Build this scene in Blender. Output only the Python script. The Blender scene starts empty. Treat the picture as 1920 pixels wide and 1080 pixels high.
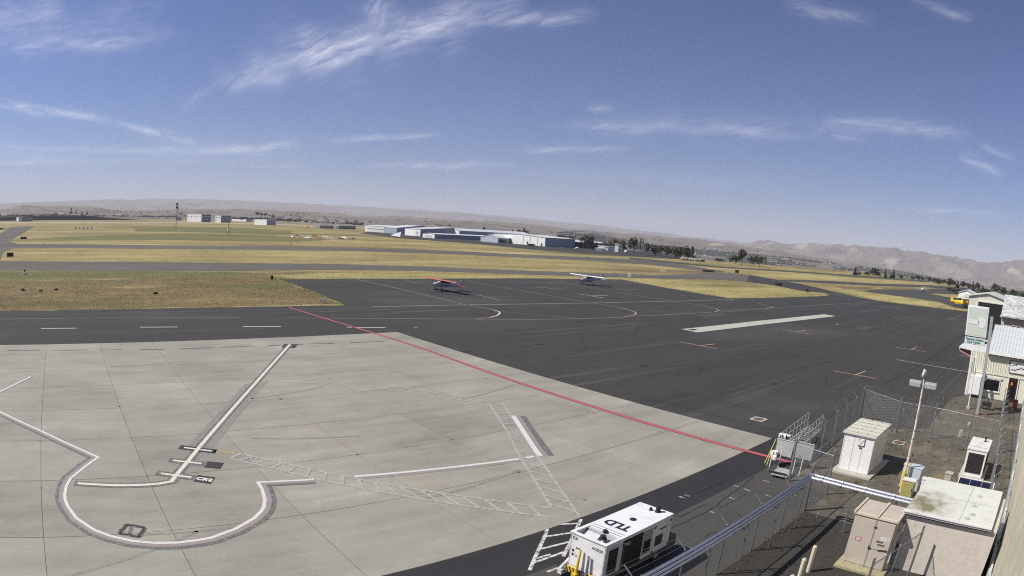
import bpy, bmesh, math, random
from math import sin, cos, pi, radians, sqrt, atan2, tan
from mathutils import Vector, Matrix, noise
random.seed(7)
S = bpy.context.scene
COL = S.collection

# ------------------------------------------------------------------ camera
# weather camera on the terminal wall: wide lens with barrel distortion, calibrated on the slab joints
H = 12.25
FPX, FC = 1265.410, 0.1750796            # theta = q + FC*q^3 , q = r_px / FPX  (1920 px wide frame)
def _rm(a, b, c):
    Y = Matrix(((cos(a), -sin(a), 0), (sin(a), cos(a), 0), (0, 0, 1)))
    B0 = Matrix(((1, 0, 0), (0, 0, 1), (0, -1, 0)))
    P = Matrix(((1, 0, 0), (0, cos(b), -sin(b)), (0, sin(b), cos(b))))
    R = Matrix(((cos(c), -sin(c), 0), (sin(c), cos(c), 0), (0, 0, 1)))
    return R @ P @ B0 @ Y
W2C = _rm(radians(40.857317), radians(5.0), radians(-3.546203))
C2W = W2C.transposed()
cd = bpy.data.cameras.new('weather_camera')
cam = bpy.data.objects.new('weather_camera', cd); COL.objects.link(cam)
cam.matrix_world = Matrix.Translation((0, 0, H)) @ C2W.to_4x4()
cd.sensor_fit = 'HORIZONTAL'; cd.sensor_width = 36.0
cd.clip_start = 0.1; cd.clip_end = 90000
cd.type = 'PANO'
cy = cd
cy.panorama_type = 'FISHEYE_LENS_POLYNOMIAL'
cy.fisheye_fov = radians(150)
kk = (1920 / 36.0) / FPX
cy.fisheye_polynomial_k0 = 0.0
cy.fisheye_polynomial_k1 = -kk
cy.fisheye_polynomial_k2 = 0.0
cy.fisheye_polynomial_k3 = -FC * kk ** 3
cy.fisheye_polynomial_k4 = 0.0
S.camera = cam

def ray(px, py):
    x, y = px - 960.0, py - 540.0
    r = sqrt(x * x + y * y); q = r / FPX; th = q + FC * q ** 3
    s = sin(th) / max(r, 1e-9)
    return C2W @ Vector((x * s, -y * s, -cos(th)))
def at(px, py, z=0.0):
    d = ray(px, py); t = (z - H) / d.z
    return Vector((d.x * t, d.y * t, z))
def at_d(px, py, dist):
    d = ray(px, py); h = sqrt(d.x ** 2 + d.y ** 2); t = dist / h
    return Vector((d.x * t, d.y * t, H + d.z * t))

# ------------------------------------------------------------------ light, sky, exposure
SUN_EL = radians(46); SUN_DIR = Vector((-0.72, 0.694, 0)).normalized()
SUNV = Vector((SUN_DIR.x * cos(SUN_EL), SUN_DIR.y * cos(SUN_EL), sin(SUN_EL)))
sl = bpy.data.lights.new('sun', 'SUN'); sl.energy = 4.5; sl.angle = radians(0.53); sl.color = (1.0, 0.94, 0.845)
so = bpy.data.objects.new('sun', sl); COL.objects.link(so)
so.rotation_euler = (-SUNV).to_track_quat('-Z', 'Y').to_euler(); so.location = (-60, 60, 80)

W = bpy.data.worlds.new('World'); S.world = W; W.use_nodes = True
nt = W.node_tree; N = nt.nodes; L = nt.links
for n in list(N): N.remove(n)
wout = N.new('ShaderNodeOutputWorld'); bg = N.new('ShaderNodeBackground')
sky = N.new('ShaderNodeTexSky'); sky.sky_type = 'NISHITA'; sky.sun_disc = False
sky.sun_elevation = SUN_EL
sky.sun_rotation = atan2(SUN_DIR.x, SUN_DIR.y)
sky.altitude = 450; sky.air_density = 1.0; sky.dust_density = 0.25; sky.ozone_density = 6.0
bg.inputs['Strength'].default_value = 0.061
L.new(bg.outputs[0], wout.inputs[0])
STREAKS = [  # (x0,y0,x1,y1, half width px, strength)
    (330, 215, 410, 148, 9, .25), (392, 156, 560, 92, 26, .5), (520, 112, 710, 58, 34, .8), (640, 78, 910, 38, 24, .75), (850, 44, 1120, 24, 13, .5),
    (470, 152, 545, 144, 13, .5), (560, 128, 668, 98, 9, .35), (690, 60, 725, -10, 28, .4), (800, 30, 1000, 0, 24, .35),
    (-40, 190, 240, 231, 8, .75), (190, 222, 400, 278, 7, .55), (370, 288, 575, 266, 7, .75), (585, 262, 830, 250, 6, .5),
    (-40, 92, 330, 68, 15, .45), (-40, 40, 140, 6, 30, .4), (-40, 275, 520, 286, 6, .35), (-40, 304, 170, 300, 22, .3), (-40, 322, 320, 326, 5, .3),
    (450, 317, 570, 309, 5, .35), (690, 313, 960, 307, 6, .55), (930, 283, 1190, 277, 6, .4),
    (1040, 238, 1310, 241, 12, .55), (1280, 236, 1510, 256, 11, .55), (1530, 226, 1840, 254, 15, .6), (1090, 205, 1150, 208, 9, .4), (1550, 252, 1630, 266, 6, .35),
    (1790, 286, 1885, 326, 13, .5), (1830, 268, 1915, 297, 9, .4), (1460, 0, 1650, 46, 18, .5), (1700, -6, 1840, 42, 11, .45),
    (1180, 376, 1520, 408, 6, .4), (1500, 399, 1660, 411, 7, .4), (1700, 392, 1900, 404, 7, .3), (1000, 380, 1240, 384, 5, .3),
    (60, 310, 620, 275, 30, .16), (-40, 55, 340, 40, 45, .2), (1080, 226, 1830, 246, 30, .2), (1180, 382, 1900, 402, 22, .18), (430, 140, 900, 20, 55, .22), (-40, 350, 700, 345, 18, .14), (900, 330, 1500, 345, 16, .12)]
tint = N.new('ShaderNodeMixRGB'); tint.blend_type = 'MULTIPLY'; tint.inputs[0].default_value = 1.0; tint.inputs[2].default_value = (.94, .88, 1.12, 1)   # the camera's violet-leaning white balance
L.new(sky.outputs[0], tint.inputs[1]); L.new(tint.outputs[0], bg.inputs[0])

vsn = S.view_settings; vsn.view_transform = 'Standard'; vsn.look = 'None'; vsn.gamma = 1.0
vsn.exposure = 0.28; vsn.use_curve_mapping = False
S.cycles.max_bounces = 6; S.cycles.transparent_max_bounces = 24
S.cycles.use_denoising = False
S.cycles.pixel_filter_type = 'BLACKMAN_HARRIS'; S.cycles.filter_width = 1.05
S.cycles.volume_bounces = 1

# ------------------------------------------------------------------ helpers
MATS = {}
def newmat(name):
    m = bpy.data.materials.new(name); m.use_nodes = True
    return m, m.node_tree.nodes, m.node_tree.links, m.node_tree.nodes['Principled BSDF']
def mat(name, col, rough=0.6, metal=0.0, var=0.12, scale=6.0, bump=0.0, dirt=None, alpha=None, emit=None, spec=0.5):
    """plain painted/metal/plastic surface with noise variation in tone and gloss"""
    if name in MATS: return MATS[name]
    m, n, l, p = newmat(name)
    tcn = n.new('ShaderNodeTexCoord')
    nz = n.new('ShaderNodeTexNoise'); nz.inputs['Scale'].default_value = scale; nz.inputs['Detail'].default_value = 6
    l.new(tcn.outputs['Object'], nz.inputs['Vector'])
    rp = n.new('ShaderNodeValToRGB')
    c = Vector(col)
    rp.color_ramp.elements[0].position = 0.3; rp.color_ramp.elements[1].position = 0.7
    rp.color_ramp.elements[0].color = (*(c * (1 - var)), 1); rp.color_ramp.elements[1].color = (*[min(1, x * (1 + var * .6)) for x in c], 1)
    l.new(nz.outputs[0], rp.inputs[0]); src = rp.outputs[0]
    if dirt:
        n2 = n.new('ShaderNodeTexNoise'); n2.inputs['Scale'].default_value = scale * .35; n2.inputs['Detail'].default_value = 8; n2.inputs['Roughness'].default_value = .65
        l.new(tcn.outputs['Object'], n2.inputs['Vector'])
        mr = n.new('ShaderNodeMapRange'); mr.inputs[1].default_value = .52; mr.inputs[2].default_value = .72; l.new(n2.outputs[0], mr.inputs[0])
        mx = n.new('ShaderNodeMixRGB'); mx.inputs[2].default_value = (*dirt, 1); l.new(mr.outputs[0], mx.inputs[0]); l.new(src, mx.inputs[1]); src = mx.outputs[0]
    l.new(src, p.inputs['Base Color'])
    p.inputs['Roughness'].default_value = rough; p.inputs['Metallic'].default_value = metal; p.inputs['Specular IOR Level'].default_value = spec
    if bump:
        b = n.new('ShaderNodeBump'); b.inputs['Strength'].default_value = bump; b.inputs['Distance'].default_value = .02
        l.new(nz.outputs[0], b.inputs['Height']); l.new(b.outputs[0], p.inputs['Normal'])
    MATS[name] = m; return m

class MB:
    def __init__(s): s.v = []; s.f = []
    def add(s, vs, fs):
        o = len(s.v); s.v += [tuple(v) for v in vs]; s.f += [tuple(i + o for i in f) for f in fs]; return s
    def box(s, c, d, rz=0.0, M=None):
        hx, hy, hz = d[0] / 2, d[1] / 2, d[2] / 2
        pts = [Vector((x * hx, y * hy, z * hz)) for z in (-1, 1) for x, y in ((-1, -1), (1, -1), (1, 1), (-1, 1))]
        R = Matrix.Rotation(rz, 3, 'Z') if M is None else M
        return s.add([R @ p + Vector(c) for p in pts], [(3, 2, 1, 0), (4, 5, 6, 7), (0, 1, 5, 4), (1, 2, 6, 5), (2, 3, 7, 6), (3, 0, 4, 7)])
    def b2(s, lo, hi):
        return s.box([(a + b) / 2 for a, b in zip(lo, hi)], [abs(b - a) for a, b in zip(lo, hi)])
    def tube(s, a, b, r0, r1=None, n=8, cap=True):
        a, b = Vector(a), Vector(b); r1 = r0 if r1 is None else r1
        d = (b - a).normalized(); u = d.orthogonal().normalized(); w = d.cross(u)
        vs = [a + (u * cos(2 * pi * i / n) + w * sin(2 * pi * i / n)) * r0 for i in range(n)] + [b + (u * cos(2 * pi * i / n) + w * sin(2 * pi * i / n)) * r1 for i in range(n)]
        fs = [(i, (i + 1) % n, n + (i + 1) % n, n + i) for i in range(n)]
        if cap: fs += [tuple(range(n - 1, -1, -1)), tuple(range(n, 2 * n))]
        return s.add(vs, fs)
    def path(s, pts, r, n=7):
        for a, b in zip(pts, pts[1:]): s.tube(a, b, r, n=n)
        return s
    def bar(s, a, b, w, h):
        a, b = Vector(a), Vector(b); d = b - a; L_ = d.length; d.normalize()
        up = Vector((0, 0, 1)) if abs(d.z) < .95 else Vector((1, 0, 0))
        y = up.cross(d).normalized(); z = d.cross(y)
        M = Matrix((d, y, z)).transposed()
        return s.box((a + b) / 2, (L_, w, h), M=M)
    def lathe(s, prof, c=(0, 0, 0), n=16, ax='Z'):
        vs = []; fs = []
        for r, z in prof:
            for i in range(n):
                t = 2 * pi * i / n
                p = (r * cos(t), r * sin(t), z) if ax == 'Z' else ((z, r * cos(t), r * sin(t)) if ax == 'X' else (r * cos(t), z, r * sin(t)))
                vs.append((p[0] + c[0], p[1] + c[1], p[2] + c[2]))
        for k in range(len(prof) - 1):
            for i in range(n): fs.append((k * n + i, k * n + (i + 1) % n, (k + 1) * n + (i + 1) % n, (k + 1) * n + i))
        fs.append(tuple(range(n - 1, -1, -1))); fs.append(tuple((len(prof) - 1) * n + i for i in range(n)))
        return s.add(vs, fs)
    def prism(s, poly, z0, z1):
        n = len(poly)
        vs = [(p[0], p[1], z0) for p in poly] + [(p[0], p[1], z1) for p in poly]
        return s.add(vs, [tuple(range(n - 1, -1, -1)), tuple(range(n, 2 * n))] + [(i, (i + 1) % n, n + (i + 1) % n, n + i) for i in range(n)])
    def extr(s, poly, off):
        """any planar 3-D polygon pushed along OFF"""
        n = len(poly); off = Vector(off); vs = [Vector(p) for p in poly]; vs += [v + off for v in vs]
        return s.add(vs, [tuple(range(n - 1, -1, -1)), tuple(range(n, 2 * n))] + [(i, (i + 1) % n, n + (i + 1) % n, n + i) for i in range(n)])
    def poly(s, pts): return s.add(pts, [tuple(range(len(pts)))])
    def mesh(s, name):
        me = bpy.data.meshes.new(name); me.from_pydata(s.v, [], s.f); me.update(); return me
    def build(s, name, m, parent=None, smooth=False, loc=None):
        me = s.mesh(name)
        bm = bmesh.new(); bm.from_mesh(me); bmesh.ops.recalc_face_normals(bm, faces=bm.faces); bm.to_mesh(me); bm.free()
        if m: me.materials.append(m)
        if smooth:
            me.shade_smooth() if hasattr(me, 'shade_smooth') else None
        o = bpy.data.objects.new(name, me); COL.objects.link(o)
        if parent is not None: o.parent = parent
        if loc is not None: o.location = loc
        return o
def tag(o, label, cat, group=None):
    o['label'] = label; o['category'] = cat
    if group: o['group'] = group
    return o
def struct(o): o['kind'] = 'structure'; return o
def stuff(o): o['kind'] = 'stuff'; return o
def thing(name, label, cat, loc=(0, 0, 0), rz=0.0, group=None):
    o = bpy.data.objects.new(name, None); o.empty_display_size = .3; COL.objects.link(o)
    o.location = loc; o.rotation_euler = (0, 0, rz); return tag(o, label, cat, group)
def dup(o, parent=None):
    c = o.copy(); COL.objects.link(c); c.parent = parent
    if parent is not None: c.matrix_parent_inverse = o.matrix_parent_inverse.copy()
    for ch in o.children: dup(ch, c)
    return c
def bevel(o, w=.02, seg=2):
    md = o.modifiers.new('bevel', 'BEVEL'); md.width = w; md.segments = seg; md.limit_method = 'ANGLE'; return o
def text_mb(s, size, bold=0.0):
    cu = bpy.data.curves.new('t', 'FONT'); cu.body = s; cu.size = size; cu.align_x = 'CENTER'; cu.align_y = 'CENTER'; cu.offset = bold; cu.resolution_u = 3
    ob = bpy.data.objects.new('t', cu); COL.objects.link(ob)
    bpy.context.view_layer.update()
    me = bpy.data.meshes.new_from_object(ob.evaluated_get(bpy.context.evaluated_depsgraph_get()))
    b = MB(); b.add([v.co.copy() for v in me.vertices], [tuple(p.vertices) for p in me.polygons])
    bpy.data.objects.remove(ob); bpy.data.curves.remove(cu); bpy.data.meshes.remove(me)
    return b
def lettering(s, size, M, m, parent, name='lettering', bold=0.0, thick=.004):
    """flat letters, local x = reading direction, y = up, placed by matrix M"""
    b = text_mb(s, size, bold); o = MB(); o.add([M @ Vector(v) for v in b.v], b.f)
    return o.build(name, m, parent)
def frame(o, x, y):
    """matrix from origin, reading direction x and up direction y"""
    x = Vector(x).normalized(); y = Vector(y); y = (y - x * y.dot(x)).normalized(); z = x.cross(y)
    M = Matrix((x, y, z)).transposed().to_4x4(); M.translation = Vector(o); return M
def interp(tab, x):
    if x <= tab[0][0]: return tab[0][1]
    for (a, b), (c, d) in zip(tab, tab[1:]):
        if x <= c: return b + (d - b) * (x - a) / (c - a)
    return tab[-1][1]
# ------------------------------------------------------------------ ground materials (world position based)
def ground_mat(name, ramp, scales, stretch=(1, 1, 1), rough=0.95, bump=.3, bdist=.05, second=None, rot=0.0, streak=None, spec=.25):
    """ramp: colours for the mixed noise; scales: [(scale, weight)], stretch in world axes"""
    m, n, l, p = newmat(name)
    g = n.new('ShaderNodeNewGeometry')
    mpn = n.new('ShaderNodeMapping'); mpn.vector_type = 'TEXTURE'; mpn.inputs['Scale'].default_value = stretch; mpn.inputs['Rotation'].default_value = (0, 0, rot)
    l.new(g.outputs['Position'], mpn.inputs['Vector'])
    acc = None; last = None
    for sc, w in scales:
        t = n.new('ShaderNodeTexNoise'); t.inputs['Scale'].default_value = sc; t.inputs['Detail'].default_value = 7; t.inputs['Roughness'].default_value = .6
        l.new(mpn.outputs[0], t.inputs['Vector']); last = t
        mu = n.new('ShaderNodeMath'); mu.operation = 'MULTIPLY_ADD'; mu.inputs[1].default_value = w
        l.new(t.outputs[0], mu.inputs[0])
        if acc is not None: l.new(acc, mu.inputs[2])
        else: mu.inputs[2].default_value = 0
        acc = mu.outputs[0]
    r = n.new('ShaderNodeValToRGB'); e = r.color_ramp.elements
    e[0].position = ramp[0][0]; e[0].color = (*ramp[0][1], 1); e[1].position = ramp[-1][0]; e[1].color = (*ramp[-1][1], 1)
    for ps, c in ramp[1:-1]:
        k = e.new(ps); k.color = (*c, 1)
    l.new(acc, r.inputs[0]); src = r.outputs[0]
    for c2, sc2, lo, hi, st2 in ([second] if second and not isinstance(second, list) else (second or [])):
        mp2 = n.new('ShaderNodeMapping'); mp2.vector_type = 'TEXTURE'; mp2.inputs['Scale'].default_value = st2; l.new(g.outputs['Position'], mp2.inputs['Vector'])
        t2 = n.new('ShaderNodeTexNoise'); t2.inputs['Scale'].default_value = sc2; t2.inputs['Detail'].default_value = 6; l.new(mp2.outputs[0], t2.inputs['Vector'])
        mr = n.new('ShaderNodeMapRange'); mr.inputs[1].default_value = lo; mr.inputs[2].default_value = hi; l.new(t2.outputs[0], mr.inputs[0])
        mx = n.new('ShaderNodeMixRGB'); mx.inputs[2].default_value = (*c2, 1); l.new(mr.outputs[0], mx.inputs[0]); l.new(src, mx.inputs[1]); src = mx.outputs[0]
    l.new(src, p.inputs['Base Color'])
    p.inputs['Roughness'].default_value = rough; p.inputs['Specular IOR Level'].default_value = spec
    if bump:
        b = n.new('ShaderNodeBump'); b.inputs['Strength'].default_value = bump; b.inputs['Distance'].default_value = bdist
        l.new(last.outputs[0], b.inputs['Height']); l.new(b.outputs[0], p.inputs['Normal'])
    MATS[name] = m; return m
m_grass = ground_mat('dry_grass', [(.34, (.125, .102, .041)), (.44, (.222, .181, .074)), (.51, (.318, .258, .109)), (.58, (.41, .345, .155)), (.68, (.53, .465, .245))],
                     [(.012, .28), (.07, .30), (.8, .42)], stretch=(2.6, 1, 1), bump=.9, bdist=.3,
                     second=[((.115, .125, .045), .011, .50, .64, (2.6, 1, 1)), ((.16, .115, .062), .02, .55, .68, (3, 1, 1)), ((.50, .43, .23), .055, .60, .74, (5, 1, 1))])
m_hill = ground_mat('dry_hillside', [(.34, (.075, .062, .054)), (.45, (.145, .116, .092)), (.54, (.205, .165, .126)), (.66, (.29, .24, .185))],
                    [(.0011, .34), (.005, .33), (.022, .33)], bump=.8, bdist=14.0,
                    second=[((.10, .09, .07), .0021, .55, .68, (1, 1, 1)), ((.075, .072, .06), .012, .60, .70, (1, 1, 1)), ((.34, .285, .21), .003, .60, .70, (2, 1, 1))])
m_asph = ground_mat('ramp_asphalt', [(.32, (.034, .033, .031)), (.46, (.046, .0448, .042)), (.56, (.054, .052, .0485)), (.70, (.078, .0745, .067))],
                    [(.22, .28), (1.6, .27), (30, .45)], stretch=(9, 1, 1), bump=.25, bdist=.01, rough=.92,
                    second=[((.098, .095, .088), .55, .60, .74, (40, 1, 1)), ((.040, .039, .036), .16, .58, .74, (2, 1, 1)), ((.078, .075, .069), .035, .54, .72, (1.5, 1, 1)), ((.125, .121, .113), 1.1, .68, .76, (50, 1, 1))])
m_asph_new = ground_mat('fresh_asphalt', [(.3, (.022, .022, .024)), (.55, (.034, .034, .036)), (.75, (.05, .05, .05))], [(.5, .4), (30, .6)], bump=.3, bdist=.01, rough=.85)
m_asph_old = ground_mat('worn_asphalt', [(.28, (.045, .044, .042)), (.48, (.068, .066, .062)), (.6, (.08, .077, .07)), (.75, (.115, .11, .10))],
                        [(.35, .4), (3, .25), (40, .35)], bump=.3, bdist=.012, rough=.95)
m_taxi = ground_mat('taxiway_asphalt', [(.3, (.075, .070, .060)), (.5, (.115, .107, .092)), (.7, (.155, .145, .125))], [(.03, .5), (.6, .5)], stretch=(6, 1, 1), bump=.1, rough=.95)
m_gravel = ground_mat('gravel_yard', [(.27, (.04, .038, .034)), (.42, (.085, .078, .065)), (.55, (.13, .118, .092)), (.65, (.19, .165, .12)), (.78, (.33, .30, .25))],
                      [(.25, .30), (2.2, .25), (16, .45)], bump=1.0, bdist=.06, second=[((.22, .185, .115), .33, .54, .70, (1, 1, 1)), ((.16, .155, .14), 1.3, .56, .66, (1, 1, 1))])
m_dirt = ground_mat('dark_yard', [(.3, (.028, .027, .024)), (.5, (.048, .045, .04)), (.66, (.068, .064, .054)), (.8, (.17, .155, .125))],
                    [(.3, .25), (3, .35), (18, .40)], bump=.9, bdist=.05)
# concrete slab material: tone differs from slab to slab, broom streaks, stains, tyre scuffs
def slab_mat():
    m, n, l, p = newmat('apron_concrete')
    g = n.new('ShaderNodeNewGeometry'); oi = n.new('ShaderNodeObjectInfo')
    def nz(sc, st, det=7, ro=.6):
        mp_ = n.new('ShaderNodeMapping'); mp_.vector_type = 'TEXTURE'; mp_.inputs['Scale'].default_value = st; l.new(g.outputs['Position'], mp_.inputs['Vector'])
        t = n.new('ShaderNodeTexNoise'); t.inputs['Scale'].default_value = sc; t.inputs['Detail'].default_value = det; t.inputs['Roughness'].default_value = ro
        l.new(mp_.outputs[0], t.inputs['Vector']); return t.outputs[0]
    def mth(op, a, b, c=None):
        k = n.new('ShaderNodeMath'); k.operation = op
        for i, v in enumerate((a, b, c)):
            if v is None: continue
            if isinstance(v, (int, float)): k.inputs[i].default_value = v
            else: l.new(v, k.inputs[i])
        return k.outputs[0]
    big = nz(.12, (1, 1, 1)); mid = nz(.9, (3.5, 1, 1)); fine = nz(14, (1, 1, 1)); streak = nz(.55, (9, 1.2, 1), 9, .7)
    s = mth('MULTIPLY_ADD', big, .34, mth('MULTIPLY_ADD', mid, .22, mth('MULTIPLY_ADD', fine, .22, mth('MULTIPLY', streak, .22))))
    s = mth('ADD', s, mth('MULTIPLY_ADD', oi.outputs['Random'], .065, -.032))
    r = n.new('ShaderNodeValToRGB'); e = r.color_ramp.elements
    e[0].position = .33; e[0].color = (.160, .152, .130, 1); e[1].position = .66; e[1].color = (.44, .418, .345, 1)
    k = e.new(.46); k.color = (.268, .257, .218, 1); k = e.new(.55); k.color = (.325, .311, .263, 1)
    l.new(s, r.inputs[0])
    # brownish stains
    st = nz(.21, (1, 1.6, 1), 8, .65)
    mr = n.new('ShaderNodeMapRange'); mr.inputs[1].default_value = .55; mr.inputs[2].default_value = .75; mr.inputs[4].default_value = .55; l.new(st, mr.inputs[0])
    mx = n.new('ShaderNodeMixRGB'); mx.inputs[2].default_value = (.30, .255, .19, 1); l.new(mr.outputs[0], mx.inputs[0]); l.new(r.outputs[0], mx.inputs[1])
    st2 = nz(.33, (1, 1, 1), 9, .7)
    mr2 = n.new('ShaderNodeMapRange'); mr2.inputs[1].default_value = .60; mr2.inputs[2].default_value = .78; mr2.inputs[4].default_value = .5; l.new(st2, mr2.inputs[0])
    mx2 = n.new('ShaderNodeMixRGB'); mx2.inputs[2].default_value = (.16, .155, .145, 1); l.new(mr2.outputs[0], mx2.inputs[0]); l.new(mx.outputs[0], mx2.inputs[1])
    l.new(mx2.outputs[0], p.inputs['Base Color'])
    p.inputs['Roughness'].default_value = .88; p.inputs['Specular IOR Level'].default_value = .25
    b = n.new('ShaderNodeBump'); b.inputs['Strength'].default_value = .25; b.inputs['Distance'].default_value = .012; l.new(fine, b.inputs['Height']); l.new(b.outputs[0], p.inputs['Normal'])
    return m
m_slab = slab_mat()
m_seal = mat('joint_sealant', (.035, .034, .033), .8, var=.3, scale=2)
def paint(name, col, wear=.5, under=(.3, .29, .26), sc=7.0):
    """road paint worn through to what lies under it"""
    m, n, l, p = newmat(name)
    g = n.new('ShaderNodeNewGeometry')
    t = n.new('ShaderNodeTexNoise'); t.inputs['Scale'].default_value = sc; t.inputs['Detail'].default_value = 8; t.inputs['Roughness'].default_value = .7
    l.new(g.outputs['Position'], t.inputs['Vector'])
    mr = n.new('ShaderNodeMapRange'); mr.inputs[1].default_value = .72 - wear * .4; mr.inputs[2].default_value = .80 - wear * .25; l.new(t.outputs[0], mr.inputs[0])
    mx = n.new('ShaderNodeMixRGB'); mx.inputs[1].default_value = (*col, 1); mx.inputs[2].default_value = (*under, 1)
    l.new(mr.outputs[0], mx.inputs[0]); l.new(mx.outputs[0], p.inputs['Base Color']); p.inputs['Roughness'].default_value = .75
    return m
AS = (.055, .055, .055)
p_white = paint('white_paint', (.62, .61, .58), .42)
p_cream = paint('cream_paint', (.66, .63, .52), .45, (.22, .21, .19))
p_white_a = paint('white_paint_on_asphalt', (.62, .60, .56), .45, AS)
p_faint_a = paint('worn_white_paint_on_asphalt', (.34, .32, .30), .7, AS)
p_ladder = paint('thick_white_paint', (.62, .60, .56), .62, AS, 6)
p_orange_a = paint('orange_paint_on_asphalt', (.55, .33, .22), .55, AS)
p_pink_a = paint('pink_paint_on_asphalt', (.46, .31, .28), .5, AS)
p_black = paint('black_paint', (.028, .028, .03), .35, (.1, .1, .1))
p_dgrey = paint('faded_black_paint', (.12, .118, .11), .55, (.26, .25, .23), 5)
p_grey = paint('ground_off_paint', (.42, .415, .39), .75, (.29, .28, .255), 4)
p_pink = paint('faded_pink_paint', (.29, .235, .228), .6, (.27, .25, .23))
p_red = paint('red_paint', (.45, .105, .115), .35, (.40, .22, .20), 3)
p_dred = paint('dark_red_paint', (.17, .045, .05), .4, (.2, .1, .1), 3)
p_yel = paint('faded_yellow_paint', (.50, .36, .14), .7)

def poly_obj(name, pts, z, m, parent=None, px=True, thick=0.0, rag=0.0, step=1.5):
    P = [at(*p) if px else Vector((p[0], p[1], 0)) for p in pts]
    if rag:
        Q = []
        for a, b_ in zip(P, P[1:] + P[:1]):
            n_ = max(1, min(60, int((b_ - a).length / step)))
            for k in range(n_):
                q = a + (b_ - a) * (k / n_); j = Vector((noise.noise(q * .9), noise.noise(q * .9 + Vector((9, 4, 0))), 0)) * rag
                Q.append(q + (j if k else Vector((0, 0, 0))))
        P = Q
    b = MB()
    if thick: b.prism(P, z - thick, z)
    else: b.poly([(p.x, p.y, z) for p in P])
    me = b.mesh(name); bm = bmesh.new(); bm.from_mesh(me)
    bmesh.ops.triangulate(bm, faces=[f for f in bm.faces if len(f.verts) > 4], ngon_method='EAR_CLIP')
    bmesh.ops.recalc_face_normals(bm, faces=bm.faces)
    if not thick:
        for f in bm.faces:
            if f.normal.z < 0: f.normal_flip()
    bm.to_mesh(me); bm.free(); me.materials.append(m)
    o = bpy.data.objects.new(name, me); COL.objects.link(o)
    if parent is not None: o.parent = parent
    return o
def strip_pts(P, w, off=0.0):
    Lp, Rp = [], []
    for i, p in enumerate(P):
        a = (P[i] - P[i - 1]).normalized() if i else None
        b = (P[i + 1] - P[i]).normalized() if i < len(P) - 1 else None
        t = (a if b is None else b if a is None else (a + b).normalized())
        nn = Vector((-t.y, t.x, 0)); k = 1.0
        if a and b: k = 1 / max(.45, nn.dot(Vector((-a.y, a.x, 0))))
        Lp.append(p + nn * (off + w / 2) * k); Rp.append(p + nn * (off - w / 2) * k)
    return Lp, Rp
def strip(name, pts, w, z, m, parent=None, px=True, off=0.0, ext=0.0):
    P = [at(*p) if px else Vector((p[0], p[1], 0)) for p in pts]
    for p in P: p.z = 0
    if ext: P[0] = P[0] + (P[0] - P[1]).normalized() * ext; P[-1] = P[-1] + (P[-1] - P[-2]).normalized() * ext
    a, b = strip_pts(P, w, off); mb = MB()
    n = len(P)
    mb.add([(p.x, p.y, z) for p in a] + [(p.x, p.y, z) for p in b], [(n + i, n + i + 1, i + 1, i) for i in range(n - 1)])
    return mb.build(name, m, parent)

# ------------------------------------------------------------------ terrain: plateau, valley, golden hills, far ridge
FWD = 49.1419
def azel(px, py):
    d = ray(px, py); return FWD - math.degrees(atan2(d.y, d.x)), d.z / sqrt(d.x ** 2 + d.y ** 2)
def layer(pts): return sorted(azel(*p) for p in pts)
EDGE = [(azel(x, 480)[0], d) for x, d in ((-60, 2400), (300, 2300), (480, 2000), (600, 1500), (700, 1050), (800, 900), (1000, 690), (1100, 600), (1240, 520), (1330, 500), (1420, 520), (1560, 600), (1680, 620), (1740, 560), (1850, 500), (1960, 470))]
LT = layer([(-60, 403), (0, 402), (340, 405), (600, 412), (760, 420), (1000, 434), (1080, 438), (1140, 447), (1200, 456), (1260, 463), (1320, 470), (1400, 478), (1500, 489), (1600, 501), (1700, 514), (1760, 525), (1850, 540), (1980, 555)])
LM = layer([(-60, 394), (0, 393), (40, 387), (110, 386), (180, 389), (205, 394), (260, 398), (330, 394), (480, 393), (600, 398), (760, 405), (900, 415), (1050, 428), (1150, 437), (1300, 449), (1400, 462), (1500, 479), (1560, 490), (1640, 503), (1700, 512), (1760, 522), (1850, 536), (1980, 550)])
LR = layer([(-60, 399), (300, 400), (700, 408), (1000, 428), (1200, 444), (1350, 458), (1385, 459.5), (1410, 456), (1440, 450), (1480, 455), (1515, 452.5), (1560, 456), (1600, 460.5), (1640, 467), (1655, 466), (1680, 467), (1692, 472), (1740, 476), (1800, 483), (1850, 490), (1880, 492), (1925, 487), (1980, 489)])
LF = layer([(-60, 382), (0, 381), (100, 377.5), (200, 374), (300, 372.5), (400, 374), (500, 378), (600, 383), (700, 389), (760, 391), (800, 394), (900, 401), (1000, 410), (1100, 420), (1200, 431), (1300, 443), (1400, 456), (1500, 473), (1600, 490), (1980, 530)])
DT, DM, DR, DF = 3300.0, 5200.0, 8800.0, 15000.0
def fbm(x, y, z=0.0, o=4):
    return noise.fractal(Vector((x, y, z)), .9, 2.1, o, noise_basis='PERLIN_ORIGINAL')
def ridged(x, y, z=0.0, o=4):
    a, s, t = 1.0, 0.0, 0.0
    for i in range(o):
        s += a * (1 - abs(noise.noise(Vector((x, y, z + i * 3.1))) * 2)); t += a; a *= .5; x *= 2.03; y *= 2.03
    return s / t
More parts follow.
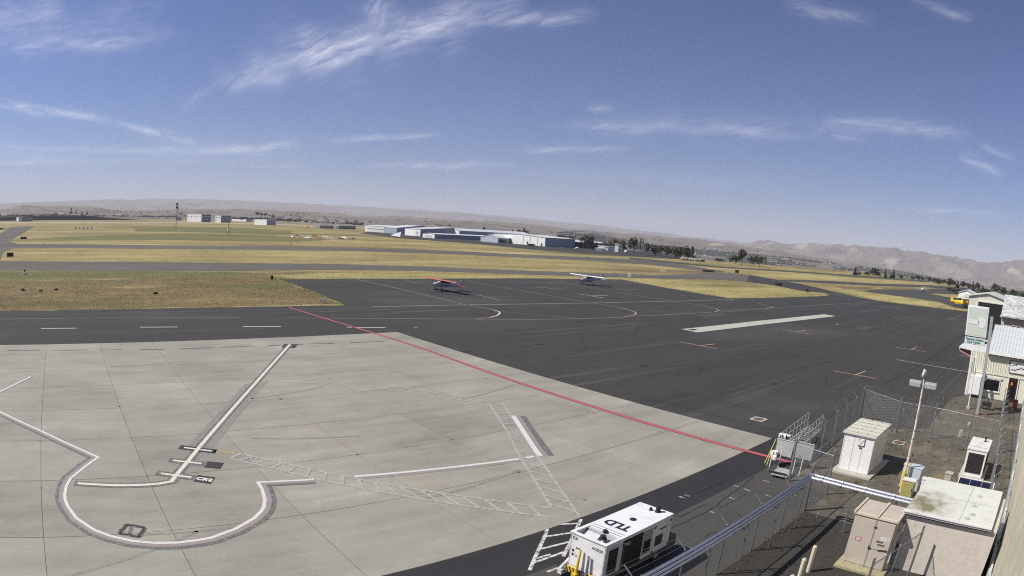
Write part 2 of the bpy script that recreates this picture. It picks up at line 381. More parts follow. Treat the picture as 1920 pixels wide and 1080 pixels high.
def terrain_profile(az):
    e = interp(EDGE, az)
    zt = H + interp(LT, az) * DT; zm = H + interp(LM, az) * DM; zr = H + interp(LR, az) * DR; zf = H + interp(LF, az) * DF
    right = min(1, max(0, (az + 6) / 10))          # the valley falls away on the right
    low = -18 * (1 - right) - 85 * right
    pre = zt - 25 - 40 * right
    return [(0, 0), (e, 0), (e * 1.12, low * .18), (e + 500, low * .75), (max(e + 900, 2300), min(pre, low)), (DT, zt), (DM, zm), (DM * 1.2, zm - 35), (DR * .88, min(zr, zm) - 25), (DR, zr), (DR * 1.15, zr - 50), (DF * .9, min(zf - 60, zf)), (DF, zf), (DF * 1.3, zf - 150), (34000, zf - 300)], e
def terrain_z(prof, e, az, d):
    x, y = d * cos(radians(FWD - az)), d * sin(radians(FWD - az))
    for (a, b), (c, dd) in zip(prof, prof[1:]):
        if d <= c:
            t = (d - a) / (c - a)
            if a >= e: t = t * t * (3 - 2 * t) * .6 + t * .4
            z = b + (dd - b) * t; break
    else: z = prof[-1][1]
    if d > e * 1.1:
        k = min(1, (d - e * 1.1) / 1200)
        amp = 10 + 26 * min(1, d / 9000)
        wx = fbm(x / 1500, y / 1500, 7.0) * .35
        g = ridged(x / 1150 + wx, y / 1150 + wx, 1.7) - .62
        g2 = fbm(x / 420, y / 420, 3.3)
        if d > 6000 and az > 13: amp *= 1.5 + .5 * min(1.0, (d - 6000) / 1500)
        if d > 11000: amp *= 1.1
        g3 = ridged(x / 430 + wx, y / 430 - wx, 9.2, 3) - .62
        soft = .55 if d > 11000 else 1.0
        z += k * (amp * 1.35 * g * soft + amp * .85 * g3 * soft + 4 * g2)
    return z
def build_terrain():
    azs = [-180 + 6 * i for i in range(19)] + [-66 + 2 * i for i in range(5)] + [-57 + .24 * i for i in range(476)] + [58 + 3 * i for i in range(3)] + [66 + 6 * i for i in range(19)]
    azs = sorted(set(round(a, 3) for a in azs if a < 179.5))
    ds = [0.5, 15, 40, 80, 140, 220, 300, 360, 420]
    d = 420.0
    while d < 19600:
        d *= 1.02 if d > 10500 else (1.0115 if d > 2600 else 1.02); ds.append(d)
    vs = []; fs = []; mi = []
    nr = len(ds)
    for az in azs:
        prof, e = terrain_profile(az)
        a = radians(FWD - az)
        for d in ds:
            vs.append((d * cos(a), d * sin(a), terrain_z(prof, e, az, d)))
    nc = len(azs)
    for i in range(nc):
        j = (i + 1) % nc; e = interp(EDGE, azs[i])
        for k in range(nr - 1):
            fs.append((i * nr + k, j * nr + k, j * nr + k + 1, i * nr + k + 1)); mi.append(1 if ds[k] > e * 1.1 else 0)
    me = bpy.data.meshes.new('terrain'); me.from_pydata(vs, [], fs)
    me.materials.append(m_grass); me.materials.append(m_hill)
    me.polygons.foreach_set('material_index', mi)
    me.polygons.foreach_set('use_smooth', [True] * len(fs)); me.update()
    bm = bmesh.new(); bm.from_mesh(me); bm.normal_update()
    if sum(f.normal.z for f in list(bm.faces)[:200]) < 0: bmesh.ops.reverse_faces(bm, faces=bm.faces)
    bm.to_mesh(me); bm.free()
    o = bpy.data.objects.new('terrain', me); COL.objects.link(o); struct(o); return o
terrain = build_terrain()
def ground_z(x, y):
    d = sqrt(x * x + y * y); az = FWD - math.degrees(atan2(y, x))
    prof, e = terrain_profile(az); return terrain_z(prof, e, az, d)

# ------------------------------------------------------------------ paved surfaces
def W2(px, py): p = at(px, py); return (p.x, p.y)
ramp_pts = [(-160, -40), (-160, 87.8), (-11.2, 87.8), (30, 87.5), W2(648, 572.5), W2(600, 551), W2(560, 536.5), W2(525, 524), (80, 126.3), W2(1000, 522), W2(1165, 524), W2(1250, 540), W2(1320, 552), W2(1371, 559.5), W2(1450, 558), W2(1536, 555.5), W2(1556, 553.5), W2(1545, 549), W2(1513, 547), W2(1444, 534), W2(1400, 528.5), W2(1402, 514.6), W2(1469, 526.7), W2(1500, 532), W2(1548, 543), W2(1600, 555.5), W2(1650, 564.5), W2(1700, 571), W2(1752, 577), W2(1815, 584), (190, -40)]
ramp = struct(poly_obj('ramp', ramp_pts, .012, m_asph, px=False, rag=.55))
taxi_a = struct(poly_obj('taxiway', [(-80, 507.5), (0, 507.5), (200, 508), (400, 508), (640, 506), (800, 508.5), (1000, 515.5), (1120, 519), (1240, 522.5), (1340, 524.3), (1400, 528.5), (1405, 516), (1350, 510.5), (1300, 513), (1233, 516), (1167, 513), (1000, 508), (800, 500), (640, 495.3), (400, 493), (200, 491), (0, 490), (-80, 490)], .016, m_taxi, rag=.7, step=3))
taxi_b = struct(poly_obj('taxiway', [(-80, 467), (0, 467), (25, 465.5), (320, 467), (640, 470.3), (860, 477.5), (1000, 484), (1140, 490), (1230, 498), (1290, 505), (1345, 511), (1362, 509.5), (1300, 499.5), (1233, 490), (1140, 484), (1000, 478.3), (860, 471), (640, 463.8), (320, 460.5), (0, 457.5), (-80, 457)], .02, m_taxi, rag=.8, step=4))
taxi_c = struct(poly_obj('taxiway', [(-80, 456.5), (34, 457.5), (16, 452.5), (32, 444), (66, 424), (22, 425.5), (0, 438), (-80, 452)], .024, m_taxi))
taxi_d = struct(poly_obj('taxiway', [(-80, 489.5), (0, 489.5), (4, 478), (10, 471), (25, 466.3), (-80, 467.5)], .028, m_taxi))
taxi_e = struct(poly_obj('runway', [(1180, 486), (1340, 501.5), (1507, 512), (1640, 521.5), (1740, 529.5), (1745, 528), (1640, 519.3), (1507, 509.5), (1340, 499), (1180, 482.5)], .03, m_asph_old))
taxi_f = struct(poly_obj('taxiway', [(1469, 527.2), (1560, 532), (1640, 536), (1740, 539), (1820, 545), (1980, 556), (1980, 549), (1850, 543), (1740, 534.5), (1640, 531.5), (1550, 526.5), (1462, 524.5)], .034, m_asph_old))
taxi_g = struct(poly_obj('taxiway', [(1618, 546), (1660, 552), (1700, 557), (1760, 566), (1790, 577), (1830, 582), (1980, 590), (1980, 575), (1850, 566), (1770, 556), (1740, 550), (1790, 552), (1880, 556), (1980, 566), (1980, 556), (1860, 547), (1760, 541), (1700, 543), (1640, 543.5)], .038, m_asph_old))
m_gy = ground_mat('yellow_green_grass', [(.34, (.17, .145, .055)), (.46, (.31, .262, .10)), (.56, (.42, .36, .15)), (.68, (.55, .48, .24))], [(.03, .3), (.2, .32), (1.2, .38)], stretch=(3, 1, 1), bump=.9, bdist=.25, second=[((.13, .13, .045), .03, .54, .70, (4, 1, 1)), ((.26, .19, .095), .045, .58, .72, (3, 1, 1))])
m_gg = ground_mat('green_grass', [(.34, (.075, .08, .03)), (.5, (.15, .145, .055)), (.66, (.27, .235, .10))], [(.03, .35), (.2, .3), (1.2, .35)], stretch=(3, 1, 1), bump=.9, bdist=.25)
m_gb = ground_mat('brown_grass', [(.34, (.08, .062, .030)), (.46, (.155, .118, .055)), (.56, (.235, .18, .083)), (.68, (.37, .29, .14))], [(.03, .3), (.25, .32), (1.5, .38)], stretch=(2, 1, 1), bump=.9, bdist=.25, second=[((.12, .12, .045), .05, .52, .68, (3, 1, 1)), ((.36, .285, .13), .12, .58, .72, (3, 1, 1))])
struct(poly_obj('grass_strip', [(500, 516), (640, 512), (800, 513.5), (1000, 519), (1160, 522), (1290, 526), (1400, 531), (1480, 543), (1535, 552.5), (1371, 558.5), (1250, 539), (1165, 523.2), (1000, 521.4), (800, 521.5), (560, 523.3)], .006, m_gy, rag=1.2, step=4))
struct(poly_obj('green_grass_patch', [(-60, 509), (420, 509.5), (500, 513), (330, 519), (160, 523), (-60, 528)], .005, m_gg, rag=3, step=5))
struct(poly_obj('brown_grass_patch', [(-60, 526), (160, 522), (330, 518), (490, 520), (540, 530), (600, 551), (640, 570), (500, 573.3), (-60, 583)], .004, m_gb, rag=2.5, step=4))
struct(poly_obj('green_grass_patch', [(60, 447), (200, 441), (330, 437), (480, 440), (620, 449), (560, 454), (300, 450), (120, 452)], .005, m_gg, rag=9, step=12))
struct(poly_obj('green_grass_patch', [(250, 428), (420, 426), (560, 433), (540, 441), (380, 436), (260, 434)], .006, m_gg, rag=12, step=16))
struct(poly_obj('grass_strip', [(1400, 515), (1500, 514), (1640, 524), (1730, 531.5), (1640, 529.5), (1500, 524)], .006, m_gy, rag=2, step=6))
struct(poly_obj('brown_grass_patch', [(1560, 535), (1640, 538), (1760, 541.5), (1700, 544), (1640, 544), (1580, 541)], .005, m_gb, rag=1.5, step=5))
struct(poly_obj('grass_strip', [(1530, 536), (1620, 547), (1700, 558), (1770, 571), (1750, 576), (1650, 563), (1560, 543.5)], .006, m_gy, rag=1, step=3))
hangar_ramp = struct(poly_obj('hangar_ramp', [(676, 438), (760, 447.5), (880, 456.5), (1000, 468), (1100, 476), (1200, 481.5), (1290, 487), (1322, 488), (1300, 481.5), (1190, 470), (1110, 462), (1030, 455), (900, 446), (790, 439), (690, 434)], .03, m_asph))
road = struct(poly_obj('perimeter_road', [(-80, 420.5), (200, 419), (480, 420.5), (700, 428), (700, 426.5), (480, 418.5), (200, 417), (-80, 418.5)], .04, ground_mat('pale_dirt', [(.3, (.32, .26, .17)), (.7, (.45, .38, .27))], [(.02, 1)], bump=0)))
old_strip = struct(poly_obj('worn_pavement', [(-90, 15.35), (34.2, 15.2), (32.2, 13.3), (31.6, 10.35), (-90, 10.25)], .016, m_asph_old, px=False))
new_strip = struct(poly_obj('fresh_asphalt_strip', [(-90, 15.35), (38.9, 15.2), (38.85, 17.74), (-90, 17.74)], .017, m_asph_new, px=False))
yard = struct(poly_obj('gravel_yard', [(34.4, 13.2), (47.9, 14.1), W2(1660, 806), W2(1742, 804), W2(1755, 782), W2(1784, 747), W2(1813, 741), (67, 7), (67, -2), (28.5, -2), (28.5, 10.4), (31.6, 10.35), (32.2, 13.3)], .02, m_gravel, px=False))
yard2 = struct(poly_obj('asphalt_yard', [(-20, 10.25), (28.5, 10.35), (28.5, -2), (-20, -2)], .019, m_dirt, px=False))

# ------------------------------------------------------------------ apron of concrete slabs
ZA = .034
apron = struct(poly_obj('apron', [(-46.2, 17.78), (38.8, 17.78), (38.8, 64.05), (-46.2, 64.3)], .014, m_seal, px=False))
XS = [38.8, 34.0, 27.95, 21.85, 15.75, 9.68, 3.58, -2.58] + [-2.58 - 6.12 * i for i in range(1, 8)]
YS = [17.8, 23.76, 29.78, 35.68, 41.68, 47.7, 53.75, 59.85, 64.1]
slabmesh = {}
for i in range(len(XS) - 1):
    for j in range(len(YS) - 1):
        w, h = XS[i] - XS[i + 1], YS[j + 1] - YS[j]; key = (round(w, 2), round(h, 2))
        if key not in slabmesh:
            g = .012; a, b2_ = w / 2 - g, h / 2 - g; c = .012
            mb = MB()
            mb.add([(-a, -b2_, -.016), (a, -b2_, -.016), (a, b2_, -.016), (-a, b2_, -.016), (-a, -b2_, -.006), (a, -b2_, -.006), (a, b2_, -.006), (-a, b2_, -.006),
                    (-a + c, -b2_ + c, 0), (a - c, -b2_ + c, 0), (a - c, b2_ - c, 0), (-a + c, b2_ - c, 0)],
                   [(0, 1, 5, 4), (1, 2, 6, 5), (2, 3, 7, 6), (3, 0, 4, 7), (4, 5, 9, 8), (5, 6, 10, 9), (6, 7, 11, 10), (7, 4, 8, 11), (8, 9, 10, 11)])
            me = mb.mesh('slab'); me.materials.append(m_slab); slabmesh[key] = me
        o = bpy.data.objects.new('slab', slabmesh[key]); COL.objects.link(o); o.parent = apron
        o.location = ((XS[i] + XS[i + 1]) / 2, (YS[j] + YS[j + 1]) / 2, .030 + random.uniform(-.0015, .0015))

def mark(pts, w, m, z=ZA + .004, **k): return strip('painted_line', pts, w, z, m, apron, **k)
LEAD = [(543.7, 646.5), (480, 718), (390.4, 820), (371.9, 842), (352.4, 866.3), (332, 890.4), (321.5, 904), (300, 908), (281, 909.8), (250, 911), (218.75, 911.3), (180, 909.6), (145.8, 907.5)]
mark(LEAD, .62, p_dgrey, ext=.2); mark(LEAD, .24, p_cream, z=ZA + .009)
for a, b, c in (((345, 840.4), (396.9, 846.9), p_black), ((325, 864.4), (378.3, 870.5), p_dgrey), ((302, 889), (359.4, 896.3), p_dgrey)):
    mark([a, b], .66, c, z=ZA + .006, ext=.28); mark([a, b], .2, p_cream, z=ZA + .012)
poly_obj('painted_panel', [(388.5, 866.3), (420, 869), (413, 880.6), (382.5, 877.4)], ZA + .005, p_black, apron)
poly_obj('painted_panel', [(371.9, 891.8), (403.8, 896.4), (395.5, 908.9), (362.6, 903.8)], ZA + .005, p_black, apron)
def ground_text(s, c, xdir, size, z, m, parent, bold=.0):
    p = at(*c); q = at(*xdir); d = (q - p); d.z = 0
    up = Vector((-d.y, d.x, 0))
    return lettering(s, size, frame((p.x, p.y, z), d, up), m, parent, 'painted_lettering', bold)
ground_text('CR2', (383.5, 900.3), (405, 903.3), .47, ZA + .009, p_white, apron, .035)
ground_text('B75W', (421, 849.6), (444, 851.8), .5, ZA + .006, p_yel, apron, .02)
BND = [(-60, 746), (0, 773), (80, 810.5), (154, 845), (184.4, 858.6), (160, 876), (133, 898), (125, 912), (121.8, 927.5), (122.5, 938), (127, 950), (143.7, 973), (177, 995), (208, 1006.7), (250, 1016), (291.7, 1019.6), (333, 1019), (370, 1014.5), (397, 1009.6), (441.7, 993), (477, 973), (490, 960), (494.8, 952), (497, 938), (491.7, 919), (484, 905.6), (530, 903.4), (588.5, 900.4)]
mark(BND, .26, p_dgrey, off=-.42, z=ZA + .003); mark(BND, .26, p_pink, off=-.20, z=ZA + .006); mark(BND, .18, p_white, z=ZA + .010)
mark([(-30, 749), (0, 735), (58, 707)], .42, p_dgrey, ext=.1); mark([(-30, 749), (0, 735), (58, 707)], .24, p_white, z=ZA + .008)
for seg in ([(664.6, 894.6), (795.8, 882.7), (973, 861.5)], [(985, 859.2), (1001, 857.2)]):
    mark(seg, .30, p_pink, off=-.24, z=ZA + .004); mark(seg, .22, p_white, z=ZA + .008)
for off, w, m_, dz in ((.62, .4, p_dgrey, .003), (.30, .3, p_pink, .006), (0, .30, p_white, .010)):
    mark([(962.5, 780.4), (1002, 842), (1013, 856)], w, m_, z=ZA + dz, off=off)
RED = [(541, 576.5), (740, 636.6), (800, 656.5), (960, 714), (1200, 790.5), (1330, 828), (1452, 860), (1490, 870), (1510, 876)]
redP = [at(*p) for p in RED]
strip('painted_line', RED, .46, .041, p_dred, ramp); strip('painted_line', RED, .30, .045, p_red, ramp)
# walkway ladders, partly ground off
def ladder(Lp, Rp, n, w, m, z, par, wr=None, slant=0.0, skip=()):
    A = [at(*p) for p in Lp]; B = [at(*p) for p in Rp]
    strip('painted_line', Lp, w, z, m, par); strip('painted_line', Rp, w, z, m, par)
    def walk(P, t):
        ls = [(b - a).length for a, b in zip(P, P[1:])]; tt = t * sum(ls)
        for (a, b), l in zip(zip(P, P[1:]), ls):
            if tt <= l: return a + (b - a) * (tt / l)
            tt -= l
        return P[-1].copy()
    for i in range(n):
        if i in skip: continue
        t = (i + .5) / n; a = walk(A, t); b = walk(B, min(1, max(0, t + slant)))
        strip('painted_line', [(a.x, a.y), (b.x, b.y)], wr or w, z + .003, m, par, px=False)
ladder([(541, 712), (600, 714.5), (700, 726.5), (800, 741), (900, 756.5)], [(546, 706.5), (640, 711), (700, 718), (800, 734), (915, 753)], 15, .12, p_grey, ZA + .004, apron, slant=.05)
ladder([(917, 757.5), (950, 808.5), (977, 861), (1035, 953.5)], [(941.7, 756.5), (958, 780.4), (1008, 856.7), (1029, 886), (1087.5, 971)], 17, .13, p_grey, ZA + .005, apron)
ladder([(433, 861), (480, 872), (543.75, 887), (587.5, 898), (735, 927.5)], [(451, 851.5), (520, 867), (587.5, 882.7), (662.5, 897), (704, 906)], 9, .17, p_grey, ZA + .006, apron, slant=.05)
ladder([(735, 927.5), (821, 942), (930, 957.5), (1033, 971)], [(704, 905.6), (796, 921), (900, 936), (1031, 953.5)], 8, .15, p_grey, ZA + .007, apron, slant=-.05)
strip('painted_line', [(433, 861), (451, 851.5)], .2, ZA + .011, p_grey, apron)
ladder([(1031, 974), (1023, 1002.5), (1002, 1048), (993, 1070)], [(1089.6, 974), (1080, 994), (1066.7, 1023), (1056, 1044)], 4, .15, p_ladder, .020, ramp, wr=.13)
strip('painted_line', [(1002, 1049), (1032, 1040)], .11, .024, p_ladder, ramp); strip('painted_line', [(1026, 1073), (1050, 1064)], .11, .024, p_ladder, ramp)
def crack(pts, w, m, z, parent, jit=.0, sub=5, name='crack'):
    P = [at(*p) for p in pts]; out = []
    for a, b in zip(P, P[1:]):
        for k in range(sub):
            q = a + (b - a) * (k / sub); q += Vector((random.uniform(-jit, jit), random.uniform(-jit, jit), 0)); out.append((q.x, q.y))
    out.append((P[-1].x, P[-1].y))
    return strip(name, out, w, z, m, parent, px=False)
# old painted square, cracks
SQ = [(238, 985), (272, 990.5), (262, 1008), (224, 1001)]
for a, b in zip(SQ, SQ[1:] + SQ[:1]): strip('painted_line', [a, b], .22, ZA + .005, p_dgrey, apron); crack([a, b], .12, p_black, ZA + .010, apron, .06, 6, 'painted_line')
strip('painted_line', [(247, 990), (243, 1001)], .16, ZA + .009, p_dgrey, apron)
m_crack = mat('crack_black', (.012, .012, .012), .9)  # near-black of sealed seams and cracks
for i in range(9):
    x = i * 82 + random.uniform(0, 18); ln = random.uniform(25, 75)
    crack([(x, interp([(0, 658), (300, 656), (740, 640)], x)), (x + ln, interp([(0, 658), (300, 656), (740, 640)], x + ln))], .16, p_black, ZA + .004, apron, .06)
for pts in ([(540, 645.5), (534, 653)], [(553, 646), (546, 653)]): strip('painted_line', pts, .7, ZA + .003, p_black, apron)

# ------------------------------------------------------------------ markings on the asphalt
def rmark(pts, w=.15, m=None, z=.018, **k): return strip('painted_line', pts, w, z, m or p_white_a, ramp, **k)
for a, b in (((77, 616), (143.5, 615.5)), ((263, 613.7), (332.7, 613.3)), ((455.7, 612.3), (526.7, 612.3)), ((650, 613.8), (722.7, 614.3))): rmark([a, b], .3)
rmark([(540, 596.3), (600, 596.7), (735, 597.3)], .13, p_pink_a)
rmark([(735, 597.3), (833, 598.3), (890, 598.4), (915, 596), (930, 592), (936.5, 588), (935, 584), (916.7, 579), (866.7, 570), (766.7, 545.7), (668, 523.5)], .16, p_pink_a)
rmark([(920, 595.2), (932, 591.8), (937.5, 588), (936, 584.4), (925, 581)], .22, p_cream, z=.021)
rmark([(700, 575.3), (850, 572), (1000, 570), (1140, 567.7), (1377, 561.7)], .42, p_faint_a)
rmark([(0, 598.5), (150, 596.5), (450, 595.5)], .15, p_faint_a)
rmark([(875, 527), (1000, 549), (1100, 566.7), (1167, 577.7), (1188, 584), (1193, 587), (1189, 591), (1167, 595), (1110, 597.2), (1000, 599.2), (890, 598.4)], .15, p_pink_a)
rmark([(1165, 577.2), (1188, 584), (1193, 587), (1189, 591), (1170, 594.6)], .24, p_pink_a, z=.021)
rmark([(1040, 528), (1167, 550), (1253, 563), (1317, 573), (1343, 579), (1348, 582), (1340, 585), (1290, 588), (1193, 593)], .15, p_pink_a)
rmark([(1317, 573), (1343, 579), (1348, 582), (1340, 585)], .22, p_pink_a, z=.021)
rmark([(1150, 539), (1250, 551), (1333, 560), (1417, 567.5), (1447, 575), (1448, 577), (1433, 579.5), (1350, 585.5)], .15, p_faint_a)
rmark([(1417, 567.5), (1447, 575), (1448, 577), (1433, 579.5)], .2, p_pink_a, z=.021)
rmark([(1348, 583.3), (1450, 577), (1540, 572), (1612, 567.5), (1626, 565), (1593, 561.7), (1555, 556)], .16, p_faint_a)
rmark([(940, 584), (1010, 590.5), (1080, 596.5)], .12, p_faint_a); rmark([(1190, 580), (1240, 584), (1290, 588)], .12, p_faint_a)
rmark([(1344, 576), (1390, 580), (1430, 580.5)], .1, p_faint_a)
rmark([(1545, 550), (1530, 553), (1505, 555.5)], .2, p_faint_a)
for (a, b, c, d_, m_) in (((1275, 641), (1345, 654.3), (1312, 648.3), (1341.7, 645), p_orange_a), ((1468, 617.7), (1520, 626.7), (1497, 621.7), (1511.7, 619), p_orange_a),
                          ((1679, 651), (1737, 660), (1709, 655.6), (1718, 651.6), p_orange_a), ((1563.5, 695.6), (1643, 710), (1603.7, 703), (1623, 695.6), p_orange_a),
                          ((1085, 551), (1131.7, 559), (1110, 555), (1139, 553.5), p_white_a), ((1006.7, 536.7), (1053, 545), (1030, 541), (1060, 541), p_faint_a),
                          ((893, 552.7), (936.7, 562), (915, 557), (957, 557), p_pink_a), ((753, 524), (786.7, 531.7), (775, 528.5), (806, 528), p_faint_a), ((1150, 541), (1185, 547), (1170, 544), (1195, 542.5), p_faint_a)):
    rmark([a, b], .2, m_); rmark([c, d_], .2, m_, z=.021)
rmark([(1681.6, 674.5), (1750, 686.5), (1817, 697.6)], .16, p_white_a); rmark([(1797.8, 666), (1832, 670.5)], .13, p_white_a)
rmark([(1566, 607.5), (1572, 608.5)], .5, p_white_a); rmark([(775, 613.8), (783, 614)], .4, p_faint_a)
rmark([(1674, 595.5), (1686, 597.5)], .4, p_faint_a); rmark([(1690, 597.5), (1699, 598.8)], .4, p_faint_a)
drain = poly_obj('concrete_strip', [(1278, 617.3), (1308, 623.5), (1440, 607.5), (1567, 593), (1545, 589.5), (1420, 602)], .03, ground_mat('pale_concrete', [(.3, (.36, .37, .31)), (.7, (.50, .51, .45))], [(.4, .5), (6, .5)], bump=.2, bdist=.01), ramp, thick=.02)
poly_obj('concrete_strip', [(1289, 618.3), (1299, 617), (1310, 618.8), (1301, 620.2)], .034, m_asph, ramp)
# sealed seams and cracks in the asphalt
for pts, w in (([(1660, 720), (1728, 683), (1790, 642), (1808, 628)], .14), ([(1755, 712.6), (1783, 686), (1808, 661)], .10), ([(1660, 609), (1700, 599), (1744, 587)], .16),
               ([(1200, 744), (1245, 755), (1330, 777), (1400, 795), (1485, 812)], .07), ([(1218, 720), (1330, 748), (1420, 770), (1500, 790)], .07), ([(1350, 740), (1400, 728)], .09), ([(1000, 702), (1060, 712)], .08), ([(1395, 652), (1440, 648)], .1),
               ([(1500, 651), (1520, 646), (1527, 641)], .12), ([(1250, 690), (1300, 683)], .08), ([(860, 660), (885, 658)], .3), ([(980, 648), (1100, 640)], .09)):
    crack(pts, w, m_crack, .019, ramp, .02, 6, 'sealed_crack')
for pts, w in (([(1259, 991), (1300, 972), (1334, 956), (1365, 930), (1395, 909), (1413, 893)], .05), ([(1275, 970), (1305, 954), (1325, 945)], .03), ([(1345, 955), (1375, 940), (1400, 926)], .03),
               ([(1262, 968), (1278, 969), (1292, 961)], .025), ([(1360, 948), (1385, 965), (1390, 970)], .025), ([(1040, 1068), (1048, 1056), (1060, 1050)], .04), ([(1318, 921), (1340, 912), (1360, 905)], .03),
               ([(1255, 948), (1300, 928), (1345, 908), (1390, 886)], .05), ([(1450, 885), (1480, 878)], .03), ([(1320, 1010), (1330, 1001), (1345, 998)], .025)):
    crack(pts, w, m_crack, .023, old_strip, .05, 8)
for (x, y) in ((1288, 930), (1335, 961), (1400, 919), (1372, 935), (1440, 930), (1380, 912), (1278, 933), (1436, 903), (1412, 971)):
    strip('painted_line', [(x - 5, y - 2), (x + 6, y + 2)], .12, .021, p_faint_a, old_strip)

# faint paving-lane seams, patches and oil spots
p_seam = paint('paving_seam', (.085, .082, .077), .75, AS, 1.5)
rs = random.Random(17)
for i in range(44):
    y = 19 + i * 2.35 + rs.uniform(-.5, .5); x0 = rs.uniform(36, 120); ln = rs.uniform(18, 75)
    if y > 62: x0 = rs.uniform(10, 120)
    if y > 86: x0 = max(x0, 50)
    if x0 + ln > 150 and y > 75: continue
    strip('paving_seam', [(x0 + ln * k / 6, y + rs.uniform(-.06, .06)) for k in range(7)], rs.uniform(.05, .13), .0165, p_seam, ramp, px=False)
for i in range(26):
    x, y = rs.uniform(42, 140), rs.uniform(18, 120); n_ = 11; r = rs.uniform(.15, .7)
    poly_obj('oil_spot', [(x + r * rs.uniform(.6, 1.2) * cos(2 * pi * k / n_), y + r * rs.uniform(.6, 1.2) * sin(2 * pi * k / n_)) for k in range(n_)], .0155, m_asph_new, ramp, px=False)
for (x, y, w, h) in ((95, 60, 8, 2.5), (112, 35, 7, 2.4)):
    poly_obj('asphalt_patch', [(x, y), (x + w, y), (x + w, y + h), (x, y + h)], .0145, m_asph_new if w < 6 else m_asph_old, ramp, px=False, rag=.15, step=.6)

for i in range(16):      # wandering sealed cracks
    x, y = rs.uniform(42, 105), rs.uniform(20, 62); a = rs.choice((0, 0, pi / 2)) + rs.uniform(-.25, .25); P = [(x, y)]
    for k in range(rs.randint(6, 16)): a += rs.uniform(-.35, .35); P.append((P[-1][0] + .9 * cos(a), P[-1][1] + .9 * sin(a)))
    strip('sealed_crack', P, rs.uniform(.04, .09), .0205, m_crack, ramp, px=False)
p_tyre = paint('rubber_mark', (.20, .192, .17), .85, (.27, .256, .222), 3)
for off in (-.9, -.55, .6, 1.0):
    strip('tyre_mark', [(p.x + off, p.y + off * .3) for p in [at(*q) for q in LEAD[1:5]]], .22, ZA + .0025, p_tyre, apron, px=False)
for i in range(9):
    x, y = rs.uniform(-6, 34), rs.uniform(20, 60); a = rs.uniform(-.4, .4); strip('tyre_mark', [(x + k * 1.3, y + k * 1.3 * tan(a) + .03 * k * k) for k in range(6)], .2, ZA + .0025, p_tyre, apron, px=False)
for i in range(34):      # chipped slab corners and small repairs
    X_, Y_ = rs.choice(XS[:9]), rs.choice(YS); r = rs.uniform(.05, .16); x, y = X_ + rs.uniform(-.1, .1), Y_ + rs.uniform(-1.5, 1.5) * (i % 2)
    if not (-40 < x < 38.6 and 18 < y < 63.9): continue
    poly_obj('joint_chip', [(x + r * rs.uniform(.5, 1.2) * cos(2 * pi * k / 7), y + r * rs.uniform(.5, 1.2) * sin(2 * pi * k / 7)) for k in range(7)], ZA + .0022, m_asph_old if i % 3 else p_dgrey, apron, px=False)
